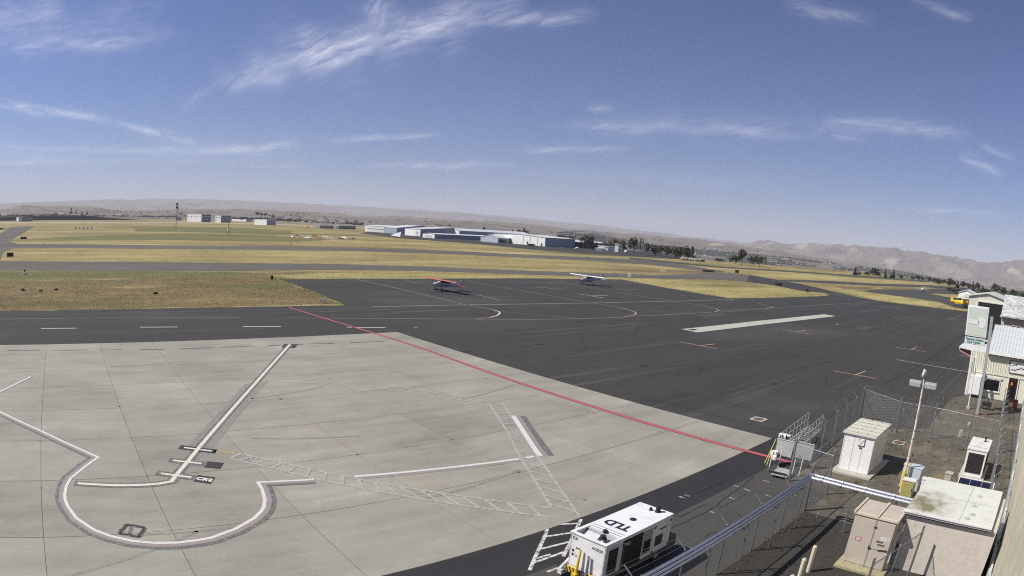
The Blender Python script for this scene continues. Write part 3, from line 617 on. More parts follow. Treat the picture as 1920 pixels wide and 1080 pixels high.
# ------------------------------------------------------------------ high cirrus: thin ice-cloud sheets 6.5 km up
def cirrus_mat():
    m, n, l, p = newmat('cirrus'); n.remove(p)
    out = [x for x in n if x.type == 'OUTPUT_MATERIAL'][0]
    uv = n.new('ShaderNodeUVMap'); uv.uv_map = 'UVMap'; g = n.new('ShaderNodeNewGeometry')
    def mth(op, a, b=None, c=None, clamp=False):
        k = n.new('ShaderNodeMath'); k.operation = op; k.use_clamp = clamp
        for i, v in enumerate((a, b, c)):
            if v is None: continue
            if isinstance(v, (int, float)): k.inputs[i].default_value = v
            else: l.new(v, k.inputs[i])
        return k.outputs[0]
    uv2 = n.new('ShaderNodeUVMap'); uv2.uv_map = 'sky'
    ang = n.new('ShaderNodeAttribute'); ang.attribute_type = 'OBJECT'; ang.attribute_name = 'angle'
    wz = n.new('ShaderNodeTexNoise'); wz.inputs['Scale'].default_value = 1.1; wz.inputs['Detail'].default_value = 6
    l.new(uv2.outputs[0], wz.inputs['Vector'])
    sx = n.new('ShaderNodeSeparateXYZ'); l.new(uv.outputs[0], sx.inputs[0])
    sw = n.new('ShaderNodeSeparateXYZ'); l.new(wz.outputs['Color'], sw.inputs[0])
    u = mth('ADD', sx.outputs[0], mth('MULTIPLY_ADD', sw.outputs[0], .9, -.45))
    v = mth('ADD', sx.outputs[1], mth('MULTIPLY_ADD', sw.outputs[1], 2.6, -1.3))
    uu = mth('SUBTRACT', 1.0, mth('POWER', mth('ABSOLUTE', u), 2.0), clamp=True)
    vv = mth('EXPONENT', mth('MULTIPLY', mth('POWER', mth('ABSOLUTE', mth('MULTIPLY', v, 1.0)), 1.7), -1.6))
    # fade before the sheet ends
    ev = mth('SUBTRACT', 1.0, mth('POWER', mth('ABSOLUTE', mth('DIVIDE', sx.outputs[1], 2.9)), 4.0), clamp=True)
    eu = mth('SUBTRACT', 1.0, mth('POWER', mth('ABSOLUTE', mth('DIVIDE', sx.outputs[0], 1.24)), 8.0), clamp=True)
    # fibres: sky-continuous noise drawn out along the streak, frayed by a coarser warp
    w2 = n.new('ShaderNodeVectorMath'); w2.operation = 'MULTIPLY_ADD'; w2.inputs[1].default_value = (.55, .55, 0); l.new(wz.outputs['Color'], w2.inputs[0]); l.new(uv2.outputs[0], w2.inputs[2])
    cr = n.new('ShaderNodeCombineXYZ'); l.new(ang.outputs['Fac'], cr.inputs[2])
    fm = n.new('ShaderNodeMapping'); fm.vector_type = 'TEXTURE'; l.new(w2.outputs[0], fm.inputs['Vector']); l.new(cr.outputs[0], fm.inputs['Rotation']); fm.inputs['Scale'].default_value = (1.25, .2, 1)
    fz = n.new('ShaderNodeTexNoise'); fz.inputs['Scale'].default_value = 1.5; fz.inputs['Detail'].default_value = 9; fz.inputs['Roughness'].default_value = .6; fz.inputs['Distortion'].default_value = .25
    l.new(fm.outputs[0], fz.inputs['Vector'])
    fr = n.new('ShaderNodeMapRange'); fr.inputs[1].default_value = .34; fr.inputs[2].default_value = .76; l.new(fz.outputs[0], fr.inputs[0])
    at_ = n.new('ShaderNodeAttribute'); at_.attribute_type = 'OBJECT'; at_.attribute_name = 'density'
    a = mth('MULTIPLY', mth('MULTIPLY', uu, vv), mth('MULTIPLY', ev, eu))
    a = mth('MULTIPLY', a, mth('MULTIPLY_ADD', fr.outputs[0], .95, .10))
    a = mth('MULTIPLY', a, at_.outputs['Fac'], clamp=True)
    tr = n.new('ShaderNodeBsdfTransparent'); tl = n.new('ShaderNodeBsdfTranslucent'); tl.inputs['Color'].default_value = (.80, .80, .84, 1)
    mx = n.new('ShaderNodeMixShader'); l.new(a, mx.inputs[0]); l.new(tr.outputs[0], mx.inputs[1]); l.new(tl.outputs[0], mx.inputs[2]); l.new(mx.outputs[0], out.inputs[0])
    return m
m_cirrus = cirrus_mat()
for ci, (x0, y0, x1, y1, w, st) in enumerate(STREAKS):
    w *= 1.3 if x0 < 1000 else 1.0
    dx, dy = x1 - x0, y1 - y0; ln = sqrt(dx * dx + dy * dy); nx, ny = -dy / ln, dx / ln
    NU, NV = 14, 6; vs = []; uvs = []; uv2 = []; fs = []
    for i in range(NU + 1):
        for j in range(NV + 1):
            u = (i / NU * 2 - 1) * 1.25; v = (j / NV * 2 - 1) * 3.0
            px = (x0 + x1) / 2 + dx / 2 * u + nx * v * w; py = (y0 + y1) / 2 + dy / 2 * u + ny * v * w
            d = ray(px, py); t = (6300 + ci * 23 - H) / max(d.z, .055); vs.append((d.x * t, d.y * t, H + d.z * t)); uvs.append((u, v)); uv2.append((px / 100, -py / 100))
    for i in range(NU):
        for j in range(NV): a = i * (NV + 1) + j; fs.append((a, a + 1, a + NV + 2, a + NV + 1))
    me = bpy.data.meshes.new('cirrus_cloud'); me.from_pydata(vs, [], fs); ul = me.uv_layers.new(name='UVMap')
    ul2 = me.uv_layers.new(name='sky')
    for lp in me.loops: ul.data[lp.index].uv = uvs[lp.vertex_index]; ul2.data[lp.index].uv = uv2[lp.vertex_index]
    me.materials.append(m_cirrus); me.update()
    o = bpy.data.objects.new('cirrus_cloud', me); COL.objects.link(o); o['density'] = st * (.75 if x0 < 1000 else .58); o['angle'] = atan2(-dy, dx) + random.uniform(.02, .22); stuff(o)

# ------------------------------------------------------------------ haze
def haze():
    b = MB().b2((-20500, -20500, -420), (20500, 20500, 640))
    m = bpy.data.materials.new('haze'); m.use_nodes = True; n = m.node_tree.nodes; l = m.node_tree.links
    n.remove(n['Principled BSDF']); pv = n.new('ShaderNodeVolumePrincipled')
    pv.inputs['Color'].default_value = (.86, .905, 1.0, 1); pv.inputs['Density'].default_value = 6.6e-5; pv.inputs['Anisotropy'].default_value = 0.0
    out = [x for x in n if x.type == 'OUTPUT_MATERIAL'][0]; l.new(pv.outputs[0], out.inputs['Volume'])
    o = b.build('haze', m); return stuff(o)
haze()
# ------------------------------------------------------------------ shared object materials
white = mat('white_enamel', (.80, .80, .80), .35, var=.05, scale=3, dirt=(.62, .60, .56))
white2 = mat('weathered_white', (.70, .70, .67), .55, var=.1, scale=4, dirt=(.5, .48, .42))
cream = mat('cream_siding', (.66, .66, .54), .6, var=.06, scale=2)
grey_st = mat('galvanised_steel', (.36, .37, .38), .45, .75, var=.2, scale=9)
grey_p = mat('grey_paint', (.33, .35, .36), .5, var=.1, scale=4)
dgrey = mat('dark_grey_paint', (.06, .062, .068), .5, var=.15)
black = mat('black_rubber', (.018, .018, .019), .75, var=.2)
glass = mat('tinted_glass', (.012, .014, .018), .12, var=.1, spec=.6)
navy = mat('dark_lettering', (.02, .025, .05), .5)
yellow = mat('yellow_paint', (.72, .50, .03), .45, var=.1, dirt=(.3, .22, .08))
tan_st = mat('tan_steel', (.50, .445, .38), .55, var=.06, scale=2.5, dirt=(.40, .35, .30))
tan_tr = mat('tan_trim', (.62, .55, .44), .5, var=.06)
stucco = mat('cream_block', (.58, .535, .475), .9, var=.07, scale=3, bump=.4, dirt=(.49, .45, .40))
rust = mat('rusty_iron', (.16, .085, .055), .85, var=.35, scale=12, bump=.3)
conc = mat('pale_concrete_cast', (.42, .40, .35), .9, var=.15, scale=5, bump=.3)
blue_al = mat('blue_tinted_pipe', (.36, .39, .48), .35, .6, var=.08, scale=3)
red_s = mat('red_plastic', (.45, .04, .03), .5)
orange = mat('orange_paint', (.75, .20, .04), .5)

# ------------------------------------------------------------------ air-conditioning cart
def cart():
    t = thing('ground_power_cart', 'white boxy air conditioning cart with dark side door parked on the asphalt beside the fence', 'airport cart', (17.86, 13.55, .02), radians(2.2))
    hl, hw, z0, z1 = 2.02, .815, .52, 1.98
    side_y = -hw
    b = MB()      # shell: four walls, floor; roof built apart
    b.b2((-hl, -hw, z0), (-hl + .05, hw, z1 - .04)); b.b2((hl - .05, -hw, z0), (hl, hw, z1 - .04))
    b.b2((-hl + .05, hw - .05, z0), (hl - .05, hw, z1 - .04)); b.b2((-hl + .05, -hw, z0), (hl - .05, -hw + .05, z1 - .04)); b.b2((-hl + .05, -hw + .05, z0), (hl - .05, hw - .05, z0 + .05))
    body = bevel(b.build('body', white, t), .008, 1)
    r = MB(); x0, x1 = -hl + .10, -hl + .86
    r.b2((-hl - .03, -hw - .03, z1 - .04), (x0, hw + .03, z1 + .02)); r.b2((x1, -hw - .03, z1 - .04), (hl + .03, hw + .03, z1 + .02))
    r.b2((x0, -hw - .03, z1 - .04), (x1, -hw + .12, z1 + .02)); r.b2((x0, hw - .12, z1 - .04), (x1, hw + .03, z1 + .02))
    roof = bevel(r.build('roof', white, t), .012, 2)
    h = MB(); h.b2((x0, -hw + .12, z1 - .30), (x1, hw - .12, z1 - .26)); h.bar((x0 + .12, -.5, z1 - .24), (x0 + .42, -.5, z1 - .06), .5, .02); h.bar((x0 + .2, .25, z1 - .24), (x0 + .5, .25, z1 - .05), .6, .02)
    h.b2((x1 - .12, -hw + .12, z1 - .26), (x1 - .02, hw - .12, z1 - .02)); h.build('intake_tray', mat('pale_grey_tray', (.52, .54, .57), .5), roof)
    st = MB(); st.b2((x1 + .02, -hw + .1, z1 + .02), (x1 + .06, hw - .1, z1 + .04)); st.b2((x1 + .2, -hw + .1, z1 + .02), (x1 + .23, hw - .1, z1 + .04)); st.build('roof_seam', grey_p, roof)
    for (x, y, r_, hh) in ((1.72, -.28, .10, .26), (1.66, .02, .06, .12), (.42, -.05, .10, .05), (-1.2, -.05, .08, .10), (-1.72, -.38, .11, .16)):
        e = MB(); e.lathe([(r_ * 1.3, z1 + .02), (r_ * 1.3, z1 + .05), (r_, z1 + .06), (r_, z1 + hh), (r_ * .6, z1 + hh + .02)], (x, y, 0), 12); e.build('exhaust_stack' if hh > .11 else 'roof_fitting', black, roof)
    lettering('TLD', .62, frame((-.38, .02, z1 + .024), (0, 1, 0), (-1, 0, 0)), navy, roof, bold=.03)
    # side (towards the camera's right)
    def panel(name, xa, xb, za, zb, m, d=.02, y=side_y):
        return bevel(MB().b2((xa, y - d, za), (xb, y + .01, zb)).build(name, m, t), .006, 1)
    vf = panel('vent_frame', -1.98, -1.12, .62, 1.84, mat('lilac_shaded_paint', (.62, .62, .66), .45), .025)
    g = MB(); g.b2((-1.86, side_y - .03, .70), (-1.34, side_y - .012, 1.72))
    for i in range(18): g.bar((-1.86 + i * .029, side_y - .034, .70), (-1.86 + i * .029, side_y - .034, 1.72), .008, .01)
    g.build('vent_grille', dgrey, vf)
    for k in range(3): MB().b2((-1.27, side_y - .04, 1.38 + k * .14), (-1.17, side_y - .02, 1.48 + k * .14)).build('warning_label', white2, vf)
    d1 = panel('dark_door', -1.06, .12, .58, 1.84, mat('near_black_panel', (.016, .016, .018), .55), .03)
    MB().b2((-1.045, side_y - .04, .60), (-1.03, side_y - .028, 1.82)).build('door_edge', grey_p, d1)
    lettering('TLD', .17, frame((-.82, side_y - .034, 1.66), (1, 0, 0), (0, 0, 1)), white2, d1, bold=.006)
    MB().lathe([(.035, side_y - .045), (.035, side_y - .025)], (-.93, 0, .76), 10, 'Y').build('door_latch', white2, d1)
    cp = panel('control_panel', .20, .74, .74, 1.80, grey_p, .015)
    MB().b2((.27, side_y - .03, .86), (.66, side_y - .012, 1.36)).build('display', mat('dark_display', (.01, .01, .012), .3), cp)
    for i in range(4): MB().b2((.32 + i * .08, side_y - .04, .95), (.36 + i * .08, side_y - .028, 1.0)).build('switch', white2, cp)
    d2 = panel('white_door', .80, 1.94, .62, 1.84, white, .03)
    MB().b2((.96, side_y - .036, .88), (1.46, side_y - .02, 1.34)).build('filter_grille', dgrey, d2)
    lettering('Hybrid', .15, frame((1.42, side_y - .034, 1.58), (1, 0, 0), (0, 0, 1)), navy, d2, bold=.006)
    for (x, z) in ((.86, .68), (1.88, .72), (.86, 1.78), (1.88, 1.78)): MB().b2((x - .03, side_y - .05, z - .05), (x + .03, side_y - .028, z + .05)).build('door_latch', black, d2)
    # front face
    fx = -hl - .004
    F = lambda y, z: frame((fx, y, z), (0, -1, 0), (0, 0, 1))
    lettering('TLD', .15, F(.60, 1.76), navy, t, bold=.006); lettering('AC0230', .155, F(-.44, 1.66), navy, t, bold=.004)
    lettering('JetAire', .10, F(.38, 1.40), navy, t, bold=.004)
    for z in (1.02, 1.20): MB().b2((fx - .004, .60, z), (fx + .01, .68, z + .1)).build('warning_label', navy, t)
    MB().lathe([(.05, fx - .004), (.05, fx + .01)], (0, .47, 1.06), 14, 'X').build('round_label', grey_p, t)
    sm = mat('panel_gap', (.30, .30, .32), .6)
    for y in (-.78, .78): MB().b2((fx - .003, y - .008, .56), (fx + .006, y + .008, 1.92)).build('panel_gap', sm, t)
    for z in (.62, 1.90): MB().b2((fx - .003, -.78, z - .006), (fx + .006, .78, z + .006)).build('panel_gap', sm, t)
    for x in (-.2, .9): MB().b2((x - .006, -hw, z1 + .0205), (x + .006, hw, z1 + .0235)).build('panel_gap', mat('pale_gap', (.55, .55, .56), .6), roof)
    MB().b2((-hl + .02, -hw - .012, .52), (hl - .02, -hw - .002, .60)).build('grimy_skirt', mat('grime', (.22, .21, .20), .8, var=.4, scale=9), t)
    ch = MB(); ch.b2((-hl + .05, -hw + .05, .34), (hl + .05, hw - .05, .52)); ch.b2((-hl - .08, -hw, .36), (-hl, hw, .50)); ch.build('chassis', dgrey, t)
    for s in (1, -1):
        bp = MB().b2((-hl - .14, s * .52 - .24, .36), (-hl - .08, s * .52 + .24, .60)).build('bumper', yellow, t)
        k = MB()
        for i in range(3): k.bar((-hl - .145, s * .52 - .2 + i * .17, .37), (-hl - .145, s * .52 - .08 + i * .17, .59), .012, .06)
        k.build('hazard_stripe', black, bp)
    tb = MB(); tb.tube((-hl - .16, .26, .42), (-hl - .10, .20, 1.46), .055, .035, 8); tb.b2((-hl - .30, .16, .34), (-hl - .08, .36, .46)); tb.build('tow_bar', yellow, t)
    hk = MB(); hk.tube((-hl - .13, -.20, .50), (-hl - .09, -.18, 1.22), .06, .04, 8); hk.lathe([(.06, -.012), (.075, 0), (.06, .012)], (-hl - .09, -.18, 1.28), 12, 'X'); hk.build('hose_arm', mat('slate_paint', (.20, .21, .28), .5), t)
    for x in (-1.35, 1.38):
        for s in (1, -1):
            w = MB().lathe([(.14, -.09), (.27, -.09), (.30, -.06), (.30, .06), (.27, .09), (.14, .09)], (0, 0, 0), 20, 'Y').build('wheel', black, t, loc=(x, s * .66, .30))
            MB().lathe([(.05, -.10), (.14, -.095), (.14, .095), (.05, .10)], (0, 0, 0), 14, 'Y').build('rim', grey_p, w)
    bx = MB().b2((hl + .02, -hw + .02, .38), (hl + .62, hw - .1, .86)).build('rear_box', mat('slate_box', (.10, .105, .12), .5), t); bevel(bx, .02)
    hs = MB(); hs.tube((-1.7, hw + .02, .9), (-2.1, hw + .25, .3), .07, n=8); hs.box((-2.0, hw + .2, .2), (.4, .2, .2)); hs.build('coiled_hose', white2, t)
cart()

# ------------------------------------------------------------------ equipment shed
def shed():
    x0, x1, y0, y1, zt = 35.8, 39.1, 9.36, 11.44, 2.36
    t = thing('equipment_shed', 'small white metal equipment shed with louvred vent inside the fence corner', 'shed', (0, 0, 0))
    MB().b2((35.15, 8.95, 0), (39.5, 11.75, .12)).build('foundation_slab', conc, t)
    w = bevel(MB().b2((x0, y0, .12), (x1, y1, zt)).build('wall', white, t), .015)
    rf = MB(); rf.extr([(x0 - .12, y0 - .12, zt - .02), (x0 - .12, y1 + .12, zt - .02), (x0 - .12, y1 + .12, zt + .07), (x0 - .12, y0 - .12, zt + .07)], (x1 - x0 + .24, 0, .10))
    roof = rf.build('roof', mat('khaki_roof', (.60, .59, .50), .6, var=.12), t)
    for i in range(5):
        x = x0 + .1 + i * .75; z = zt + .07 + .1 * (x - x0 + .12) / (x1 - x0 + .24)
        MB().bar((x, y0 - .12, z + .02), (x, y1 + .12, z + .02), .05, .04).build('roof_rib', mat('roof_rib', (.40, .39, .31), .6), roof)
        for y in (9.9, 10.6): MB().box((x + .02, y, z + .05), (.06, .06, .04)).build('roof_bolt', dgrey, roof)
    vx = x0 - .02
    for y in (10.09, 10.72): MB().b2((x0 - .012, y - .008, .2), (x0 + .01, y + .008, 2.3)).build('panel_seam', mat('seam_grey', (.35, .35, .36), .6), w)
    v = MB().b2((x0 - .05, 9.98, 1.75), (x0 + .01, 10.44, 2.2)).build('vent', grey_p, t)
    for i in range(6): MB().box((x0 - .06, 10.21, 1.80 + i * .07), (.03, .42, .035), M=Matrix.Rotation(.6, 3, 'Y')).build('louvre', white2, v)
    MB().b2((x0 - .03, 10.12, 1.58), (x0, 10.3, 1.66)).build('handle', dgrey, t)
    for y in (y0 + .01, y1 - .01): MB().b2((x0 - .015, y - .03, .12), (x0 + .03, y + .03, zt - .02)).build('corner_trim', white2, w)
    return t
shed()

# ------------------------------------------------------------------ floodlight pole
def light_pole():
    t = thing('floodlight_pole', 'tall rust streaked floodlight pole with three lamp heads beside the equipment cabinets', 'light pole', (34.4, 6.55, 0))
    m, n, l, p = newmat('rusting_pole_paint')
    g = n.new('ShaderNodeTexCoord'); tx = n.new('ShaderNodeTexNoise'); tx.inputs['Scale'].default_value = 5; tx.inputs['Detail'].default_value = 8; l.new(g.outputs['Object'], tx.inputs['Vector'])
    r = n.new('ShaderNodeValToRGB'); r.color_ramp.elements[0].position = .53; r.color_ramp.elements[0].color = (.68, .65, .60, 1); r.color_ramp.elements[1].position = .66; r.color_ramp.elements[1].color = (.26, .12, .07, 1)
    l.new(tx.outputs[0], r.inputs[0]); l.new(r.outputs[0], p.inputs['Base Color']); p.inputs['Roughness'].default_value = .7
    MB().lathe([(.09, .0), (.085, 1.7), (.075, 4), (.06, 6.35), (.03, 6.4)], n=12).build('shaft', m, t)
    MB().lathe([(.092, .25), (.09, 1.35)], n=12).build('yellow_band', yellow, t)
    MB().lathe([(.17, 0), (.17, .04), (.1, .06)], n=12).build('base_plate', rust, t)
    ar = MB().tube((0, -.5, 6.12), (0, .5, 6.14), .03); ar.build('crossarm', grey_st, t)
    for s in (1, -1):
        h = bevel(MB().box((-.02, 0, 0), (.28, .78, .30)).build('lamp_head', mat('lamp_housing', (.42, .42, .41), .5, .3), t, loc=(-.02, s * .50, 6.15)), .05)
        h.rotation_euler = (0, radians(-18), 0)
        MB().box((-.165, 0, 0), (.012, .70, .23)).build('lens', mat('lamp_lens', (.62, .63, .62), .25), h)
    h = MB().lathe([(.05, -.18), (.09, -.10), (.15, .18), (.165, .22)], n=14).build('lamp_head', mat('lamp_housing', (.42, .42, .41)), t, loc=(-.02, .08, 6.68)); h.rotation_euler = (0, radians(35), radians(-30))
    MB().lathe([(.15, .221), (.15, .235)], n=14).build('lens', mat('dull_lens', (.22, .22, .22), .3), h)
    MB().tube((0, 0, 6.38), (-.02, .06, 6.55), .035).build('bracket', grey_st, t)
light_pole()

# ------------------------------------------------------------------ tan cabinet, block building, generator, small cabinets
def tan_cabinet():
    t = thing('switchgear_cabinet', 'tan steel double door electrical cabinet with red warning placard near the fence corner', 'cabinet', (24.2, 5.36, 0))
    d, w, h = 1.62, 2.06, 2.42
    MB().b2((-.5, -w / 2 - .2, .0), (d + .2, w / 2 + .2, .12)).build('plinth', mat('mossy_concrete', (.36, .33, .20), .9, var=.2), t)
    body = bevel(MB().b2((0, -w / 2, .12), (d, w / 2, h - .05)).build('body', tan_st, t), .012)
    rf = MB().b2((-.07, -w / 2 - .07, h - .05), (d + .05, w / 2 + .07, h + .03)).build('roof', tan_tr, t)
    for ya, yb in ((-w / 2, -.12), (-.02, w / 2)):
        MB().b2((.06, ya + .05, h + .03), (d - .03, yb - .05, h + .045)).build('roof_panel', tan_st, rf)
    for y in (-w / 2 - .03, -.07, w / 2 + .03): MB().b2((-.09, y - .05, h + .02), (d + .06, y + .05, h + .10)).build('roof_trim', tan_tr, rf)
    dl = bevel(MB().b2((-.03, -.04, .2), (0, w / 2 - .03, h - .14)).build('door', tan_st, t), .008)
    dr = bevel(MB().b2((-.03, -w / 2 + .03, .2), (0, -.09, h - .14)).build('door', tan_st, t), .008)
    MB().b2((-.036, -w / 2 + .05, 1.02), (-.028, -.1, 1.035)).build('door_seam', dgrey, dr)
    MB().b2((-.045, -.09, .18), (-.01, -.04, h - .12)).build('door_seal', mat('tan_dark', (.33, .27, .22), .6), t)
    for z in (2.0, 1.05): MB().b2((-.07, -.15, z - .03), (-.03, -.02, z + .03)).build('hinge', dgrey, dl)
    MB().b2((-.07, -.06, .98), (-.03, -.01, 1.16)).build('handle', dgrey, dl)
    pl = MB().b2((-.036, .42, 1.22), (-.029, .72, 1.42)).build('placard', mat('placard_red', (.42, .09, .10), .5), dl)
    for i in range(3): MB().b2((-.04, .45, 1.25 + i * .055), (-.035, .69, 1.28 + i * .055)).build('print_line', white2, pl)
    for i in range(2): MB().b2((-.06, -.75 + i * .12, 1.28 + i * .13), (-.03, -.4 + i * .1, 1.31 + i * .13)).build('bracket', dgrey, dr)
    MB().bar((-.05, -.95, 1.1), (-.05, -.5, 1.04), .03, .05).build('latch_bar', dgrey, dr)
    for i in range(5):
        MB().b2((-.036, -.55 - i * .09 + random.uniform(-.02, .02), 1.5 + random.uniform(-.03, .03)), (-.03, -.47 - i * .09, 1.6 + random.uniform(0, .06))).build('torn_label', white2, dr)
    # pale conduit boxes on the shaded side
    for i, (xa, xb, za, zb) in enumerate(((.1, .3, .5, 1.0), (.35, .55, 1.0, 1.5), (.6, .78, 1.4, 1.75), (.85, 1.05, 1.75, 2.05), (1.15, 1.4, 1.9, 2.3), (.2, .36, .2, .38))):
        MB().b2((xa, -w / 2 - .14, za), (xb, -w / 2 - .01, zb)).build('conduit_box', white2, t)
tan_cabinet()
def block_building():
    t = thing('block_building', 'low cream block building with stained white roof against the terminal wall', 'building', (25.05, 2.1, 0))
    bevel(MB().b2((0, -2.6, 0), (4.3, 1.98, 2.56)).build('wall', stucco, t), .02)
    # membrane roof with a big damp stain at its left front corner
    m, n, l, p = newmat('stained_membrane_roof'); g = n.new('ShaderNodeTexCoord')
    nz = n.new('ShaderNodeTexNoise'); nz.inputs['Scale'].default_value = 1.4; nz.inputs['Detail'].default_value = 8; nz.inputs['Roughness'].default_value = .65; l.new(g.outputs['Object'], nz.inputs['Vector'])
    dv = n.new('ShaderNodeVectorMath'); dv.operation = 'DISTANCE'; dv.inputs[1].default_value = (1.0, 1.5, 2.75); l.new(g.outputs['Object'], dv.inputs[0])
    mr = n.new('ShaderNodeMapRange'); mr.inputs[1].default_value = .3; mr.inputs[2].default_value = 2.1; mr.inputs[3].default_value = .30; mr.inputs[4].default_value = -.14; l.new(dv.outputs['Value'], mr.inputs[0])
    ad = n.new('ShaderNodeMath'); l.new(nz.outputs[0], ad.inputs[0]); l.new(mr.outputs[0], ad.inputs[1])
    r = n.new('ShaderNodeValToRGB'); e = r.color_ramp.elements; e[0].position = .36; e[0].color = (.60, .62, .57, 1); e[1].position = .82; e[1].color = (.20, .18, .11, 1); k = e.new(.56); k.color = (.50, .51, .45, 1)
    l.new(ad.outputs[0], r.inputs[0]); l.new(r.outputs[0], p.inputs['Base Color']); p.inputs['Roughness'].default_value = .8
    rf = MB().extr([(-.16, -2.3, 2.66), (-.16, 2.16, 2.66), (-.16, 2.16, 2.74), (-.16, -2.3, 2.74)], (4.6, 0, .08)).build('roof', m, t)
    MB().b2((-.20, -2.3, 2.60), (-.14, 2.2, 2.77)).build('fascia', white2, t); MB().b2((-.26, -2.3, 2.70), (-.19, 2.22, 2.79)).build('gutter', white, t)
    MB().b2((-.10, -2.28, 2.52), (-.03, 2.1, 2.60)).build('drip_edge', dgrey, t)
    sd = mat('seam_dark', (.44, .45, .41), .7)
    MB().bar((-.1, -.55, 2.75), (4.4, -.55, 2.828), .03, .012).build('roof_seam', sd, rf); MB().bar((2.2, -2.2, 2.79), (2.2, 2.1, 2.79), .02, .012).build('roof_seam', sd, rf)
    for (x, y) in ((.9, -1.1), (1.9, -1.0), (3.2, -1.1), (.35, -.9)): MB().lathe([(.16, 2.752 + x * .017), (.12, 2.762 + x * .017)], (x, y, 0), 9).build('roof_patch', sd, rf)
    rr = random.Random(4)
    for i in range(15):      # block courses and trickle marks on the front wall
        y = rr.uniform(-2.2, 1.8); z = rr.uniform(.6, 2.3); MB().b2((-.006, y, z), (.004, y + .012, z + rr.uniform(.08, .3))).build('trickle_mark', mat('trickle', (.44, .40, .34), .9), t)
    for i in range(1, 11): MB().b2((-.003, -2.58, i * .232), (.004, 1.96, i * .232 + .006)).build('mortar_course', mat('mortar', (.53, .475, .41), .95), t)
block_building()
def generator():
    t = thing('standby_generator', 'long white standby generator with dark grille in its sloping end by the yard fence', 'generator', (39.5, 2.5, 0))
    MB().b2((-.25, -1.0, 0), (3.3, 1.0, .15)).build('pad', conc, t)
    bevel(MB().b2((0, -.78, .15), (3.0, .78, 1.85)).build('housing', white, t), .03)
    rf = MB().b2((-.04, -.82, 1.85), (3.05, .82, 1.92)).build('roof', white2, t)
    MB().b2((.55, -.8, 1.922), (.58, .8, 1.94)).build('roof_seam', grey_p, rf)
    gf = MB().b2((-.03, -.62, .42), (.01, .62, 1.66)).build('grille', mat('brown_black_mesh', (.028, .022, .022), .7), t)
    for i in range(16): MB().b2((-.045, -.6, .46 + i * .075), (-.03, .6, .475 + i * .075)).build('grille_bar', mat('brown_bar', (.06, .045, .045), .6), gf)
    MB().lathe([(.13, 1.92), (.06, 1.96), (.06, 2.12), (.10, 2.14), (.10, 2.22)], (2.3, -.3, 0), 12).build('exhaust', black, t)
    MB().b2((.15, -.86, .5), (1.5, -.8, 1.6)).build('side_door', dgrey, t)
generator()
def rack():
    t = thing('panel_rack', 'low white framed rack of dark blue panels behind the block building roof', 'rack', (35.2, 1.8, 0))
    MB().box((.6, 0, .78), (1.3, 2.5, .06), M=Matrix.Rotation(radians(-14), 3, 'Y')).build('dark_panel', mat('dark_blue_panel', (.015, .016, .04), .25), t)
    f = MB(); R = Matrix.Rotation(radians(-14), 3, 'Y')
    for s in (1, -1): f.box(Vector((.6, s * 1.27, .80)), (1.36, .06, .09), M=R)
    for s in (1, -1): f.box(Vector((.6, 0, .80)) + R @ Vector((s * .66, 0, 0)), (.06, 2.6, .09), M=R)
    f.build('frame', white, t)
    for x in (0, 1.2):
        for y in (-1.2, 1.2): MB().b2((x - .03, y - .03, 0), (x + .03, y + .03, .62 + x * .25)).build('leg', grey_st, t)
    for y in (-.4, .45): MB().box((.6, y, .825), (1.28, .03, .02), M=R).build('panel_joint', grey_p, t)
rack()
def cabinet(name, label, x, y, w, d, h, m, cap=None, rz=0):
    t = thing(name, label, 'cabinet', (x, y, 0), rz)
    bevel(MB().b2((0, -w / 2, .08), (d, w / 2, h)).build('body', m, t), .02)
    MB().b2((-.05, -w / 2 - .05, 0), (d + .05, w / 2 + .05, .08)).build('plinth', conc, t)
    MB().b2((-.03, -w / 2 - .03, h), (d + .03, w / 2 + .03, h + .05)).build('lid', cap or m, t)
    dr = MB().b2((-.02, -w / 2 + .04, .16), (0, w / 2 - .04, h - .08)).build('door', m, t); MB().b2((-.05, -w / 2 + .08, h * .5), (-.02, -w / 2 + .11, h * .5 + .16)).build('handle', dgrey, dr)
    return t
cabinet('electrical_cabinet', 'pale blue topped electrical cabinet right behind the floodlight pole', 34.75, 5.95, .82, .7, 1.45, mat('pale_blue_paint', (.50, .56, .60), .5, var=.08))
cabinet('electrical_cabinet', 'olive and orange faded cabinet at the foot of the floodlight pole', 33.55, 6.0, .78, .5, 1.05, mat('olive_faded', (.36, .33, .12), .7, var=.2, dirt=(.50, .22, .05)), white2)
cabinet('electrical_cabinet', 'narrow tan cabinet standing behind the rusty floodlight pole', 35.5, 6.75, .4, .35, 1.3, tan_tr)
cabinet('electrical_cabinet', 'small white meter box beside the pale blue electrical cabinet', 33.9, 5.05, .42, .4, 1.2, white2)
cabinet('electrical_cabinet', 'white utility box with dark straps nearest the block building roof', 33.0, 4.75, .5, .4, 1.0, white)
cabinet('utility_pedestal', 'grey pedestal box standing between panel rack and yard railing', 36.4, 3.9, .5, .45, 1.0, conc)
def railing():
    t = thing('hand_railing', 'low white two rail hand railing behind the block building roof', 'railing', (0, 0, 0))
    pts = [(33.4, 4.35), (33.6, 3.2)]
    for x, y in ((33.2, 4.5), (33.6, 3.1), (33.4, 3.8)): MB().tube((x, y, 0), (x, y, 1.15), .035).build('post', white2, t)
    for z in (.5, .75, 1.0): MB().tube((33.2, 4.5, z), (33.6, 3.1, z), .025).build('rail', white2, t)
railing()
